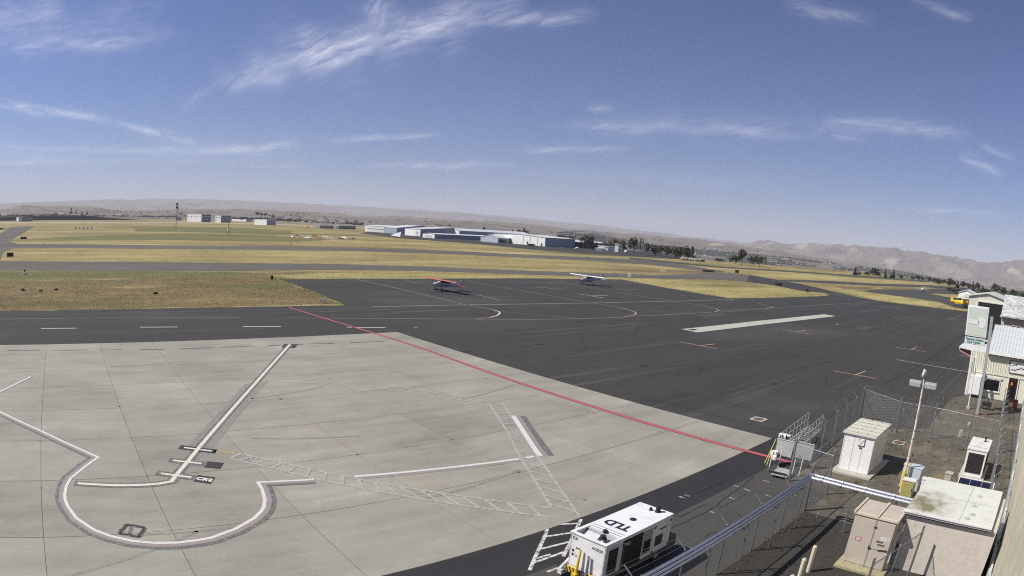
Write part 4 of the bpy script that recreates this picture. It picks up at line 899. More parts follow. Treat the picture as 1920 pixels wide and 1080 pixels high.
for (x, y, h, lb) in ((22.62, 7.35, 1.22, 'cream pipe bollard nearest the tan cabinet'), (21.3, 7.22, 1.22, 'middle cream pipe bollard of the row by the fence'), (19.9, 7.02, 1.15, 'cream pipe bollard cut by the bottom edge of the picture')):
    b = thing('bollard', lb, 'bollard', (x, y, 0), 0, 'pipe bollards in the yard')
    MB().lathe([(.10, 0), (.10, h - .02), (.085, h)], n=14).build('post', mat('bollard_cream', (.66, .60, .50), .6, var=.1), b); MB().lathe([(.088, h - .005), (.06, h + .03), (.02, h + .04)], n=14).build('cap', mat('bollard_cap', (.50, .46, .38), .7), b)
# stored things at the bottom edge
t = thing('storage_crate', 'pale blue crate at the bottom edge beside the block building', 'crate', (20.55, 2.55, 0), .2)
bevel(MB().b2((-.5, -.45, .05), (.5, .45, .75)).build('body', mat('crate_blue', (.20, .30, .38), .6), t), .03); MB().b2((-.53, -.48, .75), (.53, .48, .82)).build('lid', mat('crate_lid', (.26, .38, .46), .6), t)
t = thing('drum', 'dark red drum standing in front of the cream block wall', 'drum', (21.6, 1.45, 0))
MB().lathe([(.30, 0), (.31, .02), (.30, .04), (.30, .3), (.315, .32), (.30, .34), (.30, .6), (.315, .62), (.30, .64), (.30, .88), (.31, .9), (.28, .9)], n=24).build('barrel', mat('drum_red', (.10, .02, .02), .5), t); MB().lathe([(.28, .88), (.28, .895)], n=20).build('lid', red_s, t)
t = thing('tool_cart', 'yellow tool cart against the cream block wall', 'cart', (22.0, .45, 0))
bevel(MB().b2((-.4, -.5, .2), (.4, .5, .95)).build('body', mat('cart_yellow', (.55, .38, .09), .6), t), .03); MB().b2((-.44, -.54, .95), (.44, .54, 1.0)).build('top', mat('cart_yellow', (.55, .38, .09)), t)
for sx in (-.3, .3):
    for sy in (-.4, .4): MB().lathe([(.08, -.03), (.1, 0), (.08, .03)], (sx, sy, .1), 12, 'Y').build('wheel', black, t)

# ------------------------------------------------------------------ fences
def chain_mesh(pts, h, sp=.10, r=.0029, z0=.05):
    """woven wire between the posts: straight diagonal wires both ways"""
    b = MB()
    for (ax_, ay_), (bx_, by_) in zip(pts, pts[1:]):
        a = Vector((ax_, ay_, 0)); d = Vector((bx_ - ax_, by_ - ay_, 0)); Ln = d.length; d.normalize(); nn = Vector((-d.y, d.x, 0))
        k = -h
        while k < Ln:
            for s in (1, -1):
                # wire s=1 rises to the right from k ; s=-1 falls
                u0, u1 = k, k + h; z_a, z_b = (0, h) if s == 1 else (h, 0)
                if u0 < 0: z_a = z_a + (z_b - z_a) * (-u0 / h); u0 = 0
                if u1 > Ln: z_b = z_a + (z_b - z_a) * ((Ln - u0) / (u1 - u0)); u1 = Ln
                p, q = a + d * u0 + Vector((0, 0, z0 + z_a)), a + d * u1 + Vector((0, 0, z0 + z_b))
                t = (q - p)
                if t.length < .02: continue
                t.normalize(); w = t.cross(nn).normalized() * r
                n2 = nn * r
                b.add([p + w, p - w * .5 + n2, p - w * .5 - n2, q + w, q - w * .5 + n2, q - w * .5 - n2], [(0, 1, 4, 3), (1, 2, 5, 4), (2, 0, 3, 5)])
            k += sp * 1.414
    return b
m_wire = mat('galvanised_wire', (.30, .31, .32), .5, .6)
def fence(label, pts, h=2.1, arm=None, arm_l=.45, step=3.0, barbs=3, mesh_sp=.10, top_rail=True, wire_r=.0029, corner_r=.055):
    t = thing('chain_link_fence', label, 'fence', (0, 0, 0))
    stn = []
    for (a, b) in zip(pts, pts[1:]):
        n_ = max(1, round(sqrt((b[0] - a[0]) ** 2 + (b[1] - a[1]) ** 2) / step))
        for i in range(n_): stn.append((a[0] + (b[0] - a[0]) * i / n_, a[1] + (b[1] - a[1]) * i / n_))
    stn.append(pts[-1])
    for x, y in stn:
        cr = (x, y) in pts
        p = MB().lathe([(corner_r if cr else .036, 0), (corner_r if cr else .036, h + (.3 if cr else .12)), (.02, h + (.33 if cr else .15))], (x, y, 0), 10).build('post', grey_st, t)
        if arm is not None:
            k = MB().bar((x, y, h + .1), (x + arm[0] * arm_l, y + arm[1] * arm_l, h + .1 + arm_l * .9), .045, .03).build('barb_arm', mat('arm_steel', (.42, .42, .42), .5, .5), p)
    for a, b in zip(pts, pts[1:]):
        if top_rail: MB().tube((a[0], a[1], h), (b[0], b[1], h), .024).build('top_rail', grey_st, t)
    stuff(chain_mesh(pts, h - .05, mesh_sp, wire_r).build('wire_mesh', m_wire, t))
    if barbs:
        w = MB()
        for a, b in zip(pts, pts[1:]):
            for i in range(barbs):
                f = (i + 1) / barbs; ox, oy = ((arm[0] * arm_l * f, arm[1] * arm_l * f) if arm else (0, 0)); z = h + .1 + (arm_l * .9 * f if arm else .14 * (i + 1) - .1)
                w.tube((a[0] + ox, a[1] + oy, z), (b[0] + ox, b[1] + oy, z), .005, n=4, cap=False)
        stuff(w.build('barbed_wire', m_wire, t))
    return t
fence('chain link fence with outward barbed arms and pipes along its top beside the asphalt', [(6.0, 10.22), (28.5, 10.45)], 2.12, arm=(-.25, .75), step=2.75)
fence('short chain link fence past the pipe corner leading to the gate', [(28.6, 10.45), (31.4, 10.4), (31.95, 13.1)], 2.2, step=2.8, barbs=0)
fence('chain link fence with barbed arms behind the boarding ramp', [(32.0, 13.15), (40.1, 13.65), (49.0, 14.6)], 2.2, arm=(-.2, .75), step=2.9)
fence('tall chain link fence crossing the asphalt behind the equipment shed', [(49.1, 14.55), (47.05, 10.6), (47.2, 7.45), (46.8, 4.1), (46.6, 1.45)], 2.35, step=3.3, barbs=3)
fence('long chain link fence with angled barbed arms beside the terminal wall', [(28.9, .35), (46.5, 1.35), (60.5, 2.05)], 2.2, arm=(.0, -.8), step=2.2)
fence('dark chain link gate panel standing before the block building corner', [(24.3, 3.05), (20.4, 4.1)], 2.2, step=1.9, barbs=0)
# pipe run carried on the fence
def pipe_run():
    t = thing('pipe_run', 'blue grey twin pipes carried along the fence top and across to the block building', 'pipes', (0, 0, 0))
    z = 2.32
    for i, (dy, dz, r) in enumerate(((.10, .05, .060), (-.03, -.01, .055), (-.15, -.06, .045))):
        MB().tube((5, 9.72 + dy, z + dz), (27.25 - dy, 10.02 + dy, z + dz), r, n=12).build('long_pipe', blue_al, t, smooth=True)
    sil = mat('bright_aluminium_pipe', (.72, .73, .78), .25, .55, var=.04)
    for i, (dx, dz, r) in enumerate(((.14, .04, .065), (-.09, -.04, .08))):
        p = MB().tube((27.28 + dx, 10.05, z + dz), (27.1 + dx, 4.3, z + dz), r, n=12).build('cross_pipe', sil, t)
        for y in (9.4, 8.3, 7.0, 5.4): MB().lathe([(r + .012, -.05), (r + .02, 0), (r + .012, .05)], (27.28 + dx - (10.05 - y) * .031, y, z + dz), 14, 'Y').build('clamp', blue_al, p)
    el = MB().lathe([(.05, -.1), (.16, -.08), (.16, .08), (.05, .1)], (27.35, 10.02, z), 14, 'Z'); el.build('elbow', blue_al, t)
    for (x, y) in ((27.2, 7.6), (27.12, 5.2)): MB().tube((x, y, 0), (x, y, z - .12), .045).build('support_post', grey_st, t)
    for i in range(8):
        x = 6.6 + i * 2.75; y = 9.74 + (x - 5) * .0135
        MB().bar((x, y - .34, z - .17), (x, 10.32, z - .17), .05, .05).build('bracket', grey_st, t); MB().tube((x + .5, y - .1, 0), (x + .5, y - .1, z - .12), .03).build('support_post', grey_st, t)
pipe_run()
# passenger boarding ramp parked outside the gate
def boarding_ramp():
    t = thing('boarding_ramp', 'folded grey passenger boarding ramp with side panels parked outside the gate', 'boarding ramp', (0, 0, 0))
    alu = mat('dull_aluminium', (.46, .47, .45), .5, .35, var=.1)
    pl = bevel(MB().box((32.5, 13.85, .20), (1.25, 1.05, .10), rz=.1).build('platform', alu, t), .02); MB().box((31.95, 13.9, .30), (.12, 1.1, .1), rz=.1).build('kick_plate', black, pl)
    for i, (x0, y0, x1, y1) in enumerate(((34.0, 15.35, 34.15, 14.2), (34.3, 14.05, 34.5, 12.95))):
        s = MB(); a, b = Vector((x0, y0, .62)), Vector((x1, y1, .58)); s.extr([a, b, b + Vector((.18, 0, .92)), a + Vector((.18, 0, .92))], (.04, 0, 0)); p = s.build('side_panel', alu, t)
        MB().bar(a - Vector((.05, 0, .02)), b - Vector((.05, 0, .02)), .04, .06).build('panel_lip', black, p); MB().bar(a + Vector((.17, 0, .94)), b + Vector((.17, 0, .94)), .05, .04).build('panel_rail', white2, p)
        h = MB().path([a + Vector((-.06, -.35, .05)), a + Vector((-.1, -.35, .22)), a + Vector((-.06, -.6, .05))], .014); h.build('handle', dgrey, p)
    MB().tube((33.5, 15.6, .1), (34.1, 15.4, 1.5), .03).build('yellow_strut', mat('lime_paint', (.55, .55, .12), .5), t); MB().tube((33.2, 15.3, .1), (33.9, 15.45, .9), .025).build('yellow_strut', mat('lime_paint', (.55, .55, .12)), t)
    hub = MB().box((33.7, 15.15, .78), (.45, .4, .28)); hub.box((33.45, 15.0, .6), (.2, .3, .3)); bevel(hub.build('winch', white, t), .05)
    for (x, y) in ((33.2, 15.1), (33.6, 14.7), (32.7, 13.3), (33.0, 12.95)): MB().tube((x, y, .05), (x + .25, y + .05, 1.0), .035).build('leg', white2, t)
    for k in range(2): MB().bar((36.2, 14.58 + k * 1.12, .6), (40.8, 15.0 + k * 1.12, .72), .07, .12).build('deck_beam', alu, t)
    for k in range(12): q = k / 11; MB().bar((36.3 + 4.4 * q, 14.6 + .42 * q, .66 + .12 * q), (36.3 + 4.4 * q, 15.68 + .42 * q, .66 + .12 * q), .09, .03).build('deck_slat', alu, t)
    for s in (0, 1):
        p0, p1 = Vector((36.2, 14.55 + s * 1.15, .65)), Vector((40.8, 14.97 + s * 1.15, .78))
        for z in (.55, 1.0): MB().tube(p0 + Vector((0, 0, z)), p1 + Vector((0, 0, z)), .028).build('handrail', alu, t)
        for i in range(7): q = p0 + (p1 - p0) * i / 6; MB().tube(q, q + Vector((0, 0, 1.0)), .024).build('stanchion', alu, t)
        cx = MB().path([p0 + Vector((.3, 0, 1.0)), p0 + Vector((-.5, 0, .9)), p0 + Vector((-.8, 0, .2))], .03); cx.build('handrail', alu, t)
        for x in (36.9, 39.9): MB().lathe([(.1, -.06), (.22, -.06), (.24, 0), (.22, .06), (.1, .06)], (x, 14.5 + s * 1.25 + (x - 36) * .09, .24), 16, 'Y').build('wheel', black, t)
    for x in (36.6, 38.2, 39.8):
        MB().tube((x, 14.5 + (x - 36.2) * .09, .6), (x + .5, 14.6 + (x - 36.2) * .09, .12), .03).build('brace', alu, t); MB().tube((x, 15.7 + (x - 36.2) * .09, .6), (x - .5, 15.7 + (x - 36.2) * .09, .12), .03).build('brace', alu, t)
    bx = bevel(MB().box((36.1, 15.7, 1.2), (.35, .8, .24)).build('control_box', white, t), .04)
    for s in (-.25, .15): MB().box((35.91, 15.7 + s, 1.2), (.02, .22, .15)).build('window', black, bx)
boarding_ramp()
# manholes
def manhole(label, x, y, w, r, rz=0):
    t = thing('manhole', label, 'manhole', (x, y, .018), rz)
    n = 24; b = MB(); vs = []
    for i in range(n):
        a = 2 * pi * (i + .5) / n; k = 1 / max(abs(cos(a)), abs(sin(a))); vs.append((r * cos(a), r * sin(a), .02)); vs.append((w / 2 * k * cos(a), w / 2 * k * sin(a), .02))
    b.add(vs, [(2 * i, 2 * i + 1, (2 * i + 3) % (2 * n), (2 * i + 2) % (2 * n)) for i in range(n)]); b.build('collar', conc, t)
    MB().lathe([(r, 0), (r, .012), (r * .86, .014), (r * .84, .008), (.02, .008)], n=24).build('cover', rust, t)
manhole('rusty round manhole in a square concrete collar on the dark ramp', 42.45, 20.95, 1.15, .42)
manhole('rusty manhole in the gravel yard behind the equipment shed', 44.4, 9.55, 1.0, .42)
# short concrete stub and stones in the yard
for (px, py, hh, lb) in ((1800, 820, .55, 'short pale concrete stub standing in the gravel yard'), (1817, 798, .25, 'small pale concrete block lying in the gravel near the sign')):
    p = at(px, py); t = thing('concrete_stub', lb, 'concrete block', (p.x, p.y, 0), .4)
    bevel(MB().b2((-.12, -.15, 0), (.12, .15, hh)).build('block', conc, t), .03); MB().b2((-.05, -.05, hh), (.05, .05, hh + .04)).build('cap', white2, t)
# ------------------------------------------------------------------ terminal wall the camera hangs on
def ribbed(a, b, z0, z1, m, parent, pitch=.3, depth=.03, name='siding'):
    """vertical-ribbed metal siding from a to b (2-D), outward = left of a->b reversed by sign of depth"""
    a, b = Vector((a[0], a[1], 0)), Vector((b[0], b[1], 0)); d = b - a; Ln = d.length; d.normalize(); nn = Vector((d.y, -d.x, 0)); mb = MB(); pts = []
    n = int(Ln / pitch)
    for i in range(n):
        u = i * Ln / n; w = Ln / n
        for k, o in ((0, 0), (.55, 0), (.65, 1), (.9, 1)): pts.append(a + d * (u + w * k) + nn * depth * o)
    pts.append(b)
    N_ = len(pts)
    mb.add([(p.x, p.y, z0) for p in pts] + [(p.x, p.y, z1) for p in pts], [(i, i + 1, N_ + i + 1, N_ + i) for i in range(N_ - 1)])
    return mb.build(name, m, parent)
def terminal():
    t = thing('terminal_building', 'beige ribbed metal wall of the terminal along the right edge', 'building', (0, 0, 0))
    m_t = mat('beige_ribbed_siding', (.42, .395, .31), .65, var=.12, scale=1.2, dirt=(.35, .33, .26))
    a, b = (-6.0, -1.55), (76, -.22)
    MB().prism([(-6, -1.62), (76, -.29), (76, -16), (-6, -16)], 0, 13.4).build('wall', m_t, t)
    ribbed(b, a, .9, 13.2, m_t, t, .28, .035)
    fl = mat('pale_flashing', (.50, .54, .56), .4, .4, var=.1)
    base = MB(); base.prism([(-6, -1.5), (75.5, -.2), (75.5, -.05), (-6, -1.2)], 0, .85); base.build('base_flashing', fl, t)
    for i in range(14):
        x = 22 + i * 3.4; y = -1.55 + (x + 6) * .01622
        MB().box((x, y + .16, .92), (1.1, .10, .14), rz=.0162).build('flashing_piece', white2 if i % 2 else fl, t)
    MB().prism([(-6.2, -1.75), (76.2, -.42), (76.2, -16.2), (-6.2, -16.2)], 13.4, 13.7).build('parapet', white2, t)
    # camera arm bracket
    MB().bar((0, -1.5, H - .25), (0, -.05, H - .25), .06, .06).build('camera_bracket', grey_st, t)
terminal()

# ------------------------------------------------------------------ aviation office next door, its sign, canopy, poles
def at_x(px, py, X):
    d = ray(px, py); k = X / d.x; return Vector((X, d.y * k, H + d.z * k))
def office():
    X = 67.5
    t = thing('aviation_office', 'cream metal sided aviation office with pale blue roof behind the yard', 'building', (0, 0, 0))
    MB().b2((X + .05, -14, 0), (X + 12, 7.4, 4.55)).build('wall', cream, t)
    up = ribbed((X, 7.4), (X, -14), 2.55, 4.5, mat('cream_ribs', (.66, .66, .54), .55), t, .33, .04, 'siding')
    MB().b2((X - .03, -14, 2.45), (X + .04, 7.42, 2.55)).build('trim_band', white2, t)
    MB().b2((X - .05, 7.3, 0), (X + .06, 7.48, 4.6)).build('corner_trim', white, t)
    rm = mat('pale_blue_metal_roof', (.58, .62, .635), .45, .1, var=.04)
    rf = MB(); rf.extr([(X - .5, 5.35, 4.62), (X + 6, 5.35, 6.9), (X + 6, 5.35, 7.0), (X - .5, 5.35, 4.74)], (0, -20, 0)); roof = rf.build('roof', rm, t)
    for i in range(34):
        y = 5.3 - i * .42; MB().bar((X - .5, y, 4.76), (X + 6, y, 7.02), .05, .05).build('roof_seam', rm, roof)
    MB().b2((X - .58, -14.6, 4.50), (X - .44, 5.4, 4.72)).build('gutter', white, t); MB().b2((X - .4, -14.6, 4.44), (X, 5.4, 4.50)).build('eave', dgrey, t)
    MB().b2((X + .1, 5.36, 4.5), (X + 12, 7.5, 4.6)).build('flat_roof', white2, t)
    # windows and door
    w = MB().b2((X - .04, 3.15, .75), (X + .04, 5.35, 2.05)).build('window', white, t); MB().b2((X - .06, 3.28, .86), (X - .03, 5.22, 1.95)).build('pane', glass, w); MB().b2((X - .08, 3.1, .70), (X - .02, 5.4, .76)).build('sill', white2, w)
    MB().b2((X - .08, 2.98, 2.05), (X - .02, 5.5, 2.22)).build('window_head', white2, w)
    d = MB().b2((X - .03, .9, .05), (X + .04, 2.1, 2.4)).build('door', mat('door_dark', (.05, .015, .015), .4), t); MB().b2((X - .05, 1.1, .3), (X - .03, 1.9, 2.2)).build('pane', glass, d); MB().b2((X - .06, 1.55, 1.7), (X - .045, 1.8, 2.0)).build('notice', orange, d)
    MB().b2((X - .08, .78, 0), (X - .02, .9, 2.5)).build('door_frame', white, t); MB().b2((X - .08, 2.1, 0), (X - .02, 2.2, 2.5)).build('door_frame', white, t)
    # porch box left of window
    pb = bevel(MB().b2((X - 1.2, 5.6, .35), (X, 6.9, 2.2)).build('utility_housing', white, t), .03)
    MB().lathe([(.05, 0), (.28, .06), (.34, .14)], n=16).build('satellite_dish', mat('dish_slate', (.10, .11, .14), .4), t, loc=(X - 1.1, 5.2, 2.15)).rotation_euler = (radians(20), radians(-60), 0)
    for (y, z1) in ((7.2, 3.4), (7.0, 3.9), (6.7, 2.9)): MB().tube((X - .12, y, 0), (X - .12, y, z1), .05).build('conduit', white2, t)
    # picture panel: bird and mountains
    P0, P1 = at_x(1899.5, 672, X), at_x(1896, 693, X)
    s = MB().b2((X - .10, -.9, 2.95), (X - .05, 2.25, 4.12)).build('picture_panel', mat('panel_white', (.74, .76, .76), .4), t)
    fr = MB(); fr.b2((X - .12, -.95, 2.9), (X - .06, 2.3, 2.96)); fr.b2((X - .12, -.95, 4.11), (X - .06, 2.3, 4.17)); fr.b2((X - .12, 2.24, 2.96), (X - .06, 2.3, 4.11)); fr.build('frame', dgrey, s)
    def wing(pts, th):
        b = MB()
        for (y0, z0), (y1, z1) in zip(pts, pts[1:]): b.bar((X - .11, y0, z0), (X - .11, y1, z1), .012, th)
        return b
    wing([(2.05, 3.62), (1.75, 3.74), (1.5, 3.78), (1.38, 3.70)], .07).build('bird_silhouette', dgrey, s); wing([(1.5, 3.78), (1.3, 3.92), (1.05, 4.02)], .05).build('bird_silhouette', dgrey, s); wing([(1.52, 3.74), (1.5, 3.62)], .06).build('bird_silhouette', dgrey, s)
    wing([(2.1, 3.2), (1.8, 3.28), (1.55, 3.2), (1.2, 3.42), (1.0, 3.36), (.75, 3.6), (.5, 3.4), (.2, 3.75), (-.3, 3.3), (-.8, 3.5)], .09).build('mountain_silhouette', dgrey, s)
    # entrance canopy towards the ramp
    c = MB(); c.extr([(X + 1.0, 7.4, 4.35), (X + 5.0, 7.4, 4.35), (X + 5.0, 7.4, 4.55), (X + 1.0, 7.4, 4.55)], (0, 1.7, .12)); c2 = c.build('canopy_roof', white, t)
    MB().extr([(X + .95, 9.1, 4.3), (X + 5.0, 9.1, 4.3), (X + 5.0, 9.16, 4.62), (X + .95, 9.16, 4.62)], (0, .06, 0)).build('canopy_fascia', white, t)
    MB().bar((X + 1.0, 9.1, 4.2), (X + 1.0, 7.4, 3.72), .06, .12).build('canopy_trim', mat('faded_red_trim', (.55, .24, .24), .5), t)
    MB().extr([(X + 1.05, 7.42, 3.75), (X + 1.05, 8.95, 4.18), (X + 1.05, 8.95, 4.34), (X + 1.05, 7.42, 4.34)], (3.8, 0, 0)).build('canopy_shade_block', mat('canopy_darkness', (.015, .014, .018), .5), t)  # near-black block stands in for the shade inside the canopy
    return t
office()
def office_sign():
    t = thing('pylon_sign', 'tall pale green pylon sign with round faded emblem on a grey post', 'sign', (58.3, 4.68, 0))
    MB().b2((-.16, -.16, 0), (.16, .16, 8.7)).build('post', grey_p, t); MB().box((0, 0, .05), (1.6, 2.2, .1)).build('footing', mat('red_gravel_pad', (.16, .09, .07), .95, var=.3, scale=15, bump=.6), t)
    face = mat('pale_green_face', (.56, .63, .57), .4, var=.03)
    p = bevel(MB().b2((-.28, .38, 6.80), (.18, 2.66, 9.42)).build('panel', white, t), .03)
    MB().b2((-.30, .50, 6.92), (-.27, 2.54, 9.30)).build('panel_face', face, p)
    # faded round emblem with its bar
    e = MB(); e.lathe([(.46, -.305), (.44, -.32)], (0, .98, 8.05), 28, 'X'); e.b2((-.32, 1.35, 7.88), (-.301, 2.5, 8.22)); e.build('emblem', mat('emblem_white', (.72, .76, .74), .4), p)
    q = bevel(MB().b2((-.22, .42, 6.12), (.14, 2.64, 6.74)).build('name_panel', white, t), .02)
    MB().b2((-.235, .47, 6.17), (-.215, 2.6, 6.69)).build('panel_face', mat('sign_mint', (.60, .72, .70), .4), q)
    teal = mat('teal_lettering', (.03, .13, .14), .5)
    for s, z, y in (('Premier Aviation', 6.54, 1.54), ('& Jet Center', 6.31, 1.62)): lettering(s, .285, frame((-.240, y, z), (0, -1, 0), (0, 0, 1)), teal, q, bold=.012)
    MB().b2((-.1, .1, 6.3), (.1, .5, 6.5)).build('arm', dgrey, t); MB().b2((-.1, .1, 8.2), (.1, .5, 8.4)).build('arm', dgrey, t); MB().b2((-.24, .4, 6.735), (.16, 2.66, 6.805)).build('gap_trim', dgrey, t)
office_sign()
t = thing('conduit_mast', 'slim white mast standing between the pylon sign and office corner', 'mast', (60.4, 6.0, 0)); MB().lathe([(.07, 0), (.06, 5.8), (.03, 5.85)], n=10).build('shaft', white, t); MB().b2((-.22, -.22, 0), (.22, .22, .25)).build('base', conc, t)
t = thing('bench_grill', 'small dark barbecue stand on the gravel behind the sign post', 'grill', (61.6, 4.0, 0)); MB().b2((-.3, -.55, .35), (.3, .55, .7)).build('body', black, t); MB().tube((0, -.1, .7), (0, -.1, 1.25), .05).build('chimney', black, t)
for s in (-.4, .4): MB().b2((-.2, s - .04, 0), (.2, s + .04, .35)).build('leg', dgrey, t)
t = thing('red_barrel', 'red waste barrel beside the office door', 'barrel', (64.0, .7, 0)); MB().lathe([(.28, 0), (.3, .1), (.3, .8), (.32, .84), (.28, .86)], n=18).build('body', red_s, t); MB().lathe([(.33, .85), (.3, .95), (.05, .99)], n=18).build('lid', dgrey, t)
for i, (x, y, lb) in enumerate(((63.0, 1.6, 'dark cafe chair nearest the red barrel by the office'), (61.8, 1.0, 'dark cafe chair close to the terminal fence'))):
    c = thing('patio_chair', lb, 'chair', (x, y, 0), .5 + i, 'patio chairs by the office')
    MB().b2((-.24, -.24, .42), (.24, .24, .46)).build('seat', dgrey, c); MB().b2((.2, -.24, .46), (.24, .24, .92)).build('backrest', dgrey, c)
    for sx in (-.2, .2):
        for sy in (-.2, .2): MB().tube((sx, sy, 0), (sx, sy, .42), .02).build('leg', grey_st, c)
def gable(name, label, X0, X1, Y0, Y1, ze, zr, wm_, rm_, axis='x', group=None, z0=0.0, over=.4, cat='hangar'):
    """axis-aligned gabled building; AXIS is the direction of the ridge"""
    t = thing(name, label, cat, (0, 0, 0), 0, group)
    w = MB()
    if axis == 'x':
        ym = (Y0 + Y1) / 2; w.extr([(X0, Y0, z0), (X0, Y1, z0), (X0, Y1, ze), (X0, ym, zr), (X0, Y0, ze)], (X1 - X0, 0, 0)); w.build('wall', wm_, t)
        k = (zr - ze) / (ym - Y0); r = MB()
        for s, ye in ((-1, Y0 - over), (1, Y1 + over)):
            r.extr([(X0 - over, ye, ze - over * k + .03), (X0 - over, ym, zr + .03), (X0 - over, ym, zr + .22), (X0 - over, ye, ze - over * k + .22)], (X1 - X0 + 2 * over, 0, 0))
        roof = r.build('roof', rm_, t)
    else:
        xm = (X0 + X1) / 2; w.extr([(X0, Y0, z0), (X1, Y0, z0), (X1, Y0, ze), (xm, Y0, zr), (X0, Y0, ze)], (0, Y1 - Y0, 0)); w.build('wall', wm_, t)
        k = (zr - ze) / (xm - X0); r = MB()
        for xe in (X0 - over, X1 + over):
            r.extr([(xe, Y0 - over, ze - over * k + .03), (xm, Y0 - over, zr + .03), (xm, Y0 - over, zr + .22), (xe, Y0 - over, ze - over * k + .22)], (0, Y1 - Y0 + 2 * over, 0))
        roof = r.build('roof', rm_, t)
    return t
roofw = mat('pale_metal_roof', (.66, .68, .68), .5, .1, var=.06, scale=.4)
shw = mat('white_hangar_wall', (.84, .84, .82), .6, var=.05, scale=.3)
blw = mat('blue_grey_shaded_wall', (.34, .37, .44), .6, var=.06, scale=.3)  # blue of the shaded sides put into the colour; also truly blue hangars
t = gable('hangar', 'cream hangar with open dark door behind the pylon sign', 152, 172, 8.6, 19.2, 6.9, 7.9, cream, mat('cream_roof', (.60, .60, .52), .6), 'x')
MB().b2((151.7, 9.4, .02), (151.95, 16.5, 5.9)).build('door_opening', mat('door_darkness', (.012, .012, .015), .8), t); MB().b2((151.6, 9.3, 5.9), (151.98, 16.7, 6.1)).build('door_track', white2, t)
for y in (9.3, 16.6): MB().b2((151.6, y - .15, 0), (151.98, y + .05, 6)).build('door_jamb', white2, t)
for y in (11.2, 13.0, 14.8): MB().b2((151.62, y - .04, .02), (151.69, y + .04, 5.9)).build('door_panel_edge', dgrey, t)
MB().b2((151.5, 17.2, 3.4), (151.9, 17.6, 4.6)).build('flue', dgrey, t)
t = gable('tan_warehouse', 'tan warehouse with rough grey roof behind the office', 100, 118, -12, 6.1, 6.3, 6.5, mat('tan_wall', (.56, .47, .36), .7), roofw, 'y', cat='building')
MB().extr([(99.2, 6.3, 6.4), (106, 6.3, 9.3), (106, 6.3, 9.5), (99.2, 6.3, 6.6)], (0, -19, 0)).build('shake_roof', mat('rough_grey_shakes', (.50, .51, .50), .9, var=.45, scale=1.3, bump=1.0), t)
for y in (2.6, 3.5): w = MB().b2((99.9, y, 4.6), (100.05, y + .6, 5.4)).build('window', white2, t); MB().b2((99.86, y + .08, 4.68), (99.91, y + .52, 5.32)).build('pane', glass, w)
t = gable('storage_building', 'small white gabled building among trees at the far right', 300, 312, 35, 44, 2.6, 4.0, shw, white, 'x', cat='building'); MB().b2((299.8, 38, 0), (299.95, 41, 2.3)).build('door', white2, t)

# ------------------------------------------------------------------ aircraft
def loft(secs, n=14):
    """secs: (x, half width, half height, z centre) -> closed tube along x"""
    b = MB(); vs = []; fs = []
    for x, w, h, z in secs:
        for i in range(n):
            a = 2 * pi * i / n; c, s_ = cos(a), sin(a); e = .8
            vs.append((x, w * math.copysign(abs(c) ** e, c), z + h * math.copysign(abs(s_) ** e, s_)))
    for k in range(len(secs) - 1):
        for i in range(n): fs.append((k * n + i, k * n + (i + 1) % n, (k + 1) * n + (i + 1) % n, (k + 1) * n + i))
    fs += [tuple(range(n - 1, -1, -1)), tuple((len(secs) - 1) * n + i for i in range(n))]
    return b.add(vs, fs)
def wingm(span, c0, c1, x, z, th=.14, dih=0.0, sweep=0.0):
    b = MB(); prof = [(0, 0), (.06, .5), (.3, .75), (.7, .35), (1, .05), (.7, -.15), (.3, -.3), (.06, -.25)]
    vs = []; st = [(-span / 2, c1), (0, c0), (span / 2, c1)]
    for y, c in st:
        for u, v in prof: vs.append((x + sweep * abs(y) + u * c, y, z + v * th + abs(y) * dih))
    n = len(prof); fs = []
    for k in range(2):
        for i in range(n): fs.append((k * n + i, k * n + (i + 1) % n, (k + 1) * n + (i + 1) % n, (k + 1) * n + i))
    fs += [tuple(range(n)), tuple(range(2 * n, 3 * n))]
    return b.add(vs, fs)
def wheel(t, x, y, r, m=black):
    w = MB().lathe([(r * .4, -.07), (r * .9, -.07), (r, 0), (r * .9, .07), (r * .4, .07)], (0, 0, 0), 14, 'Y').build('wheel', m, t, loc=(x, y, r)); MB().lathe([(r * .2, -.08), (r * .4, -.075), (r * .4, .075), (r * .2, .08)], (0, 0, 0), 10, 'Y').build('rim', white2, w)
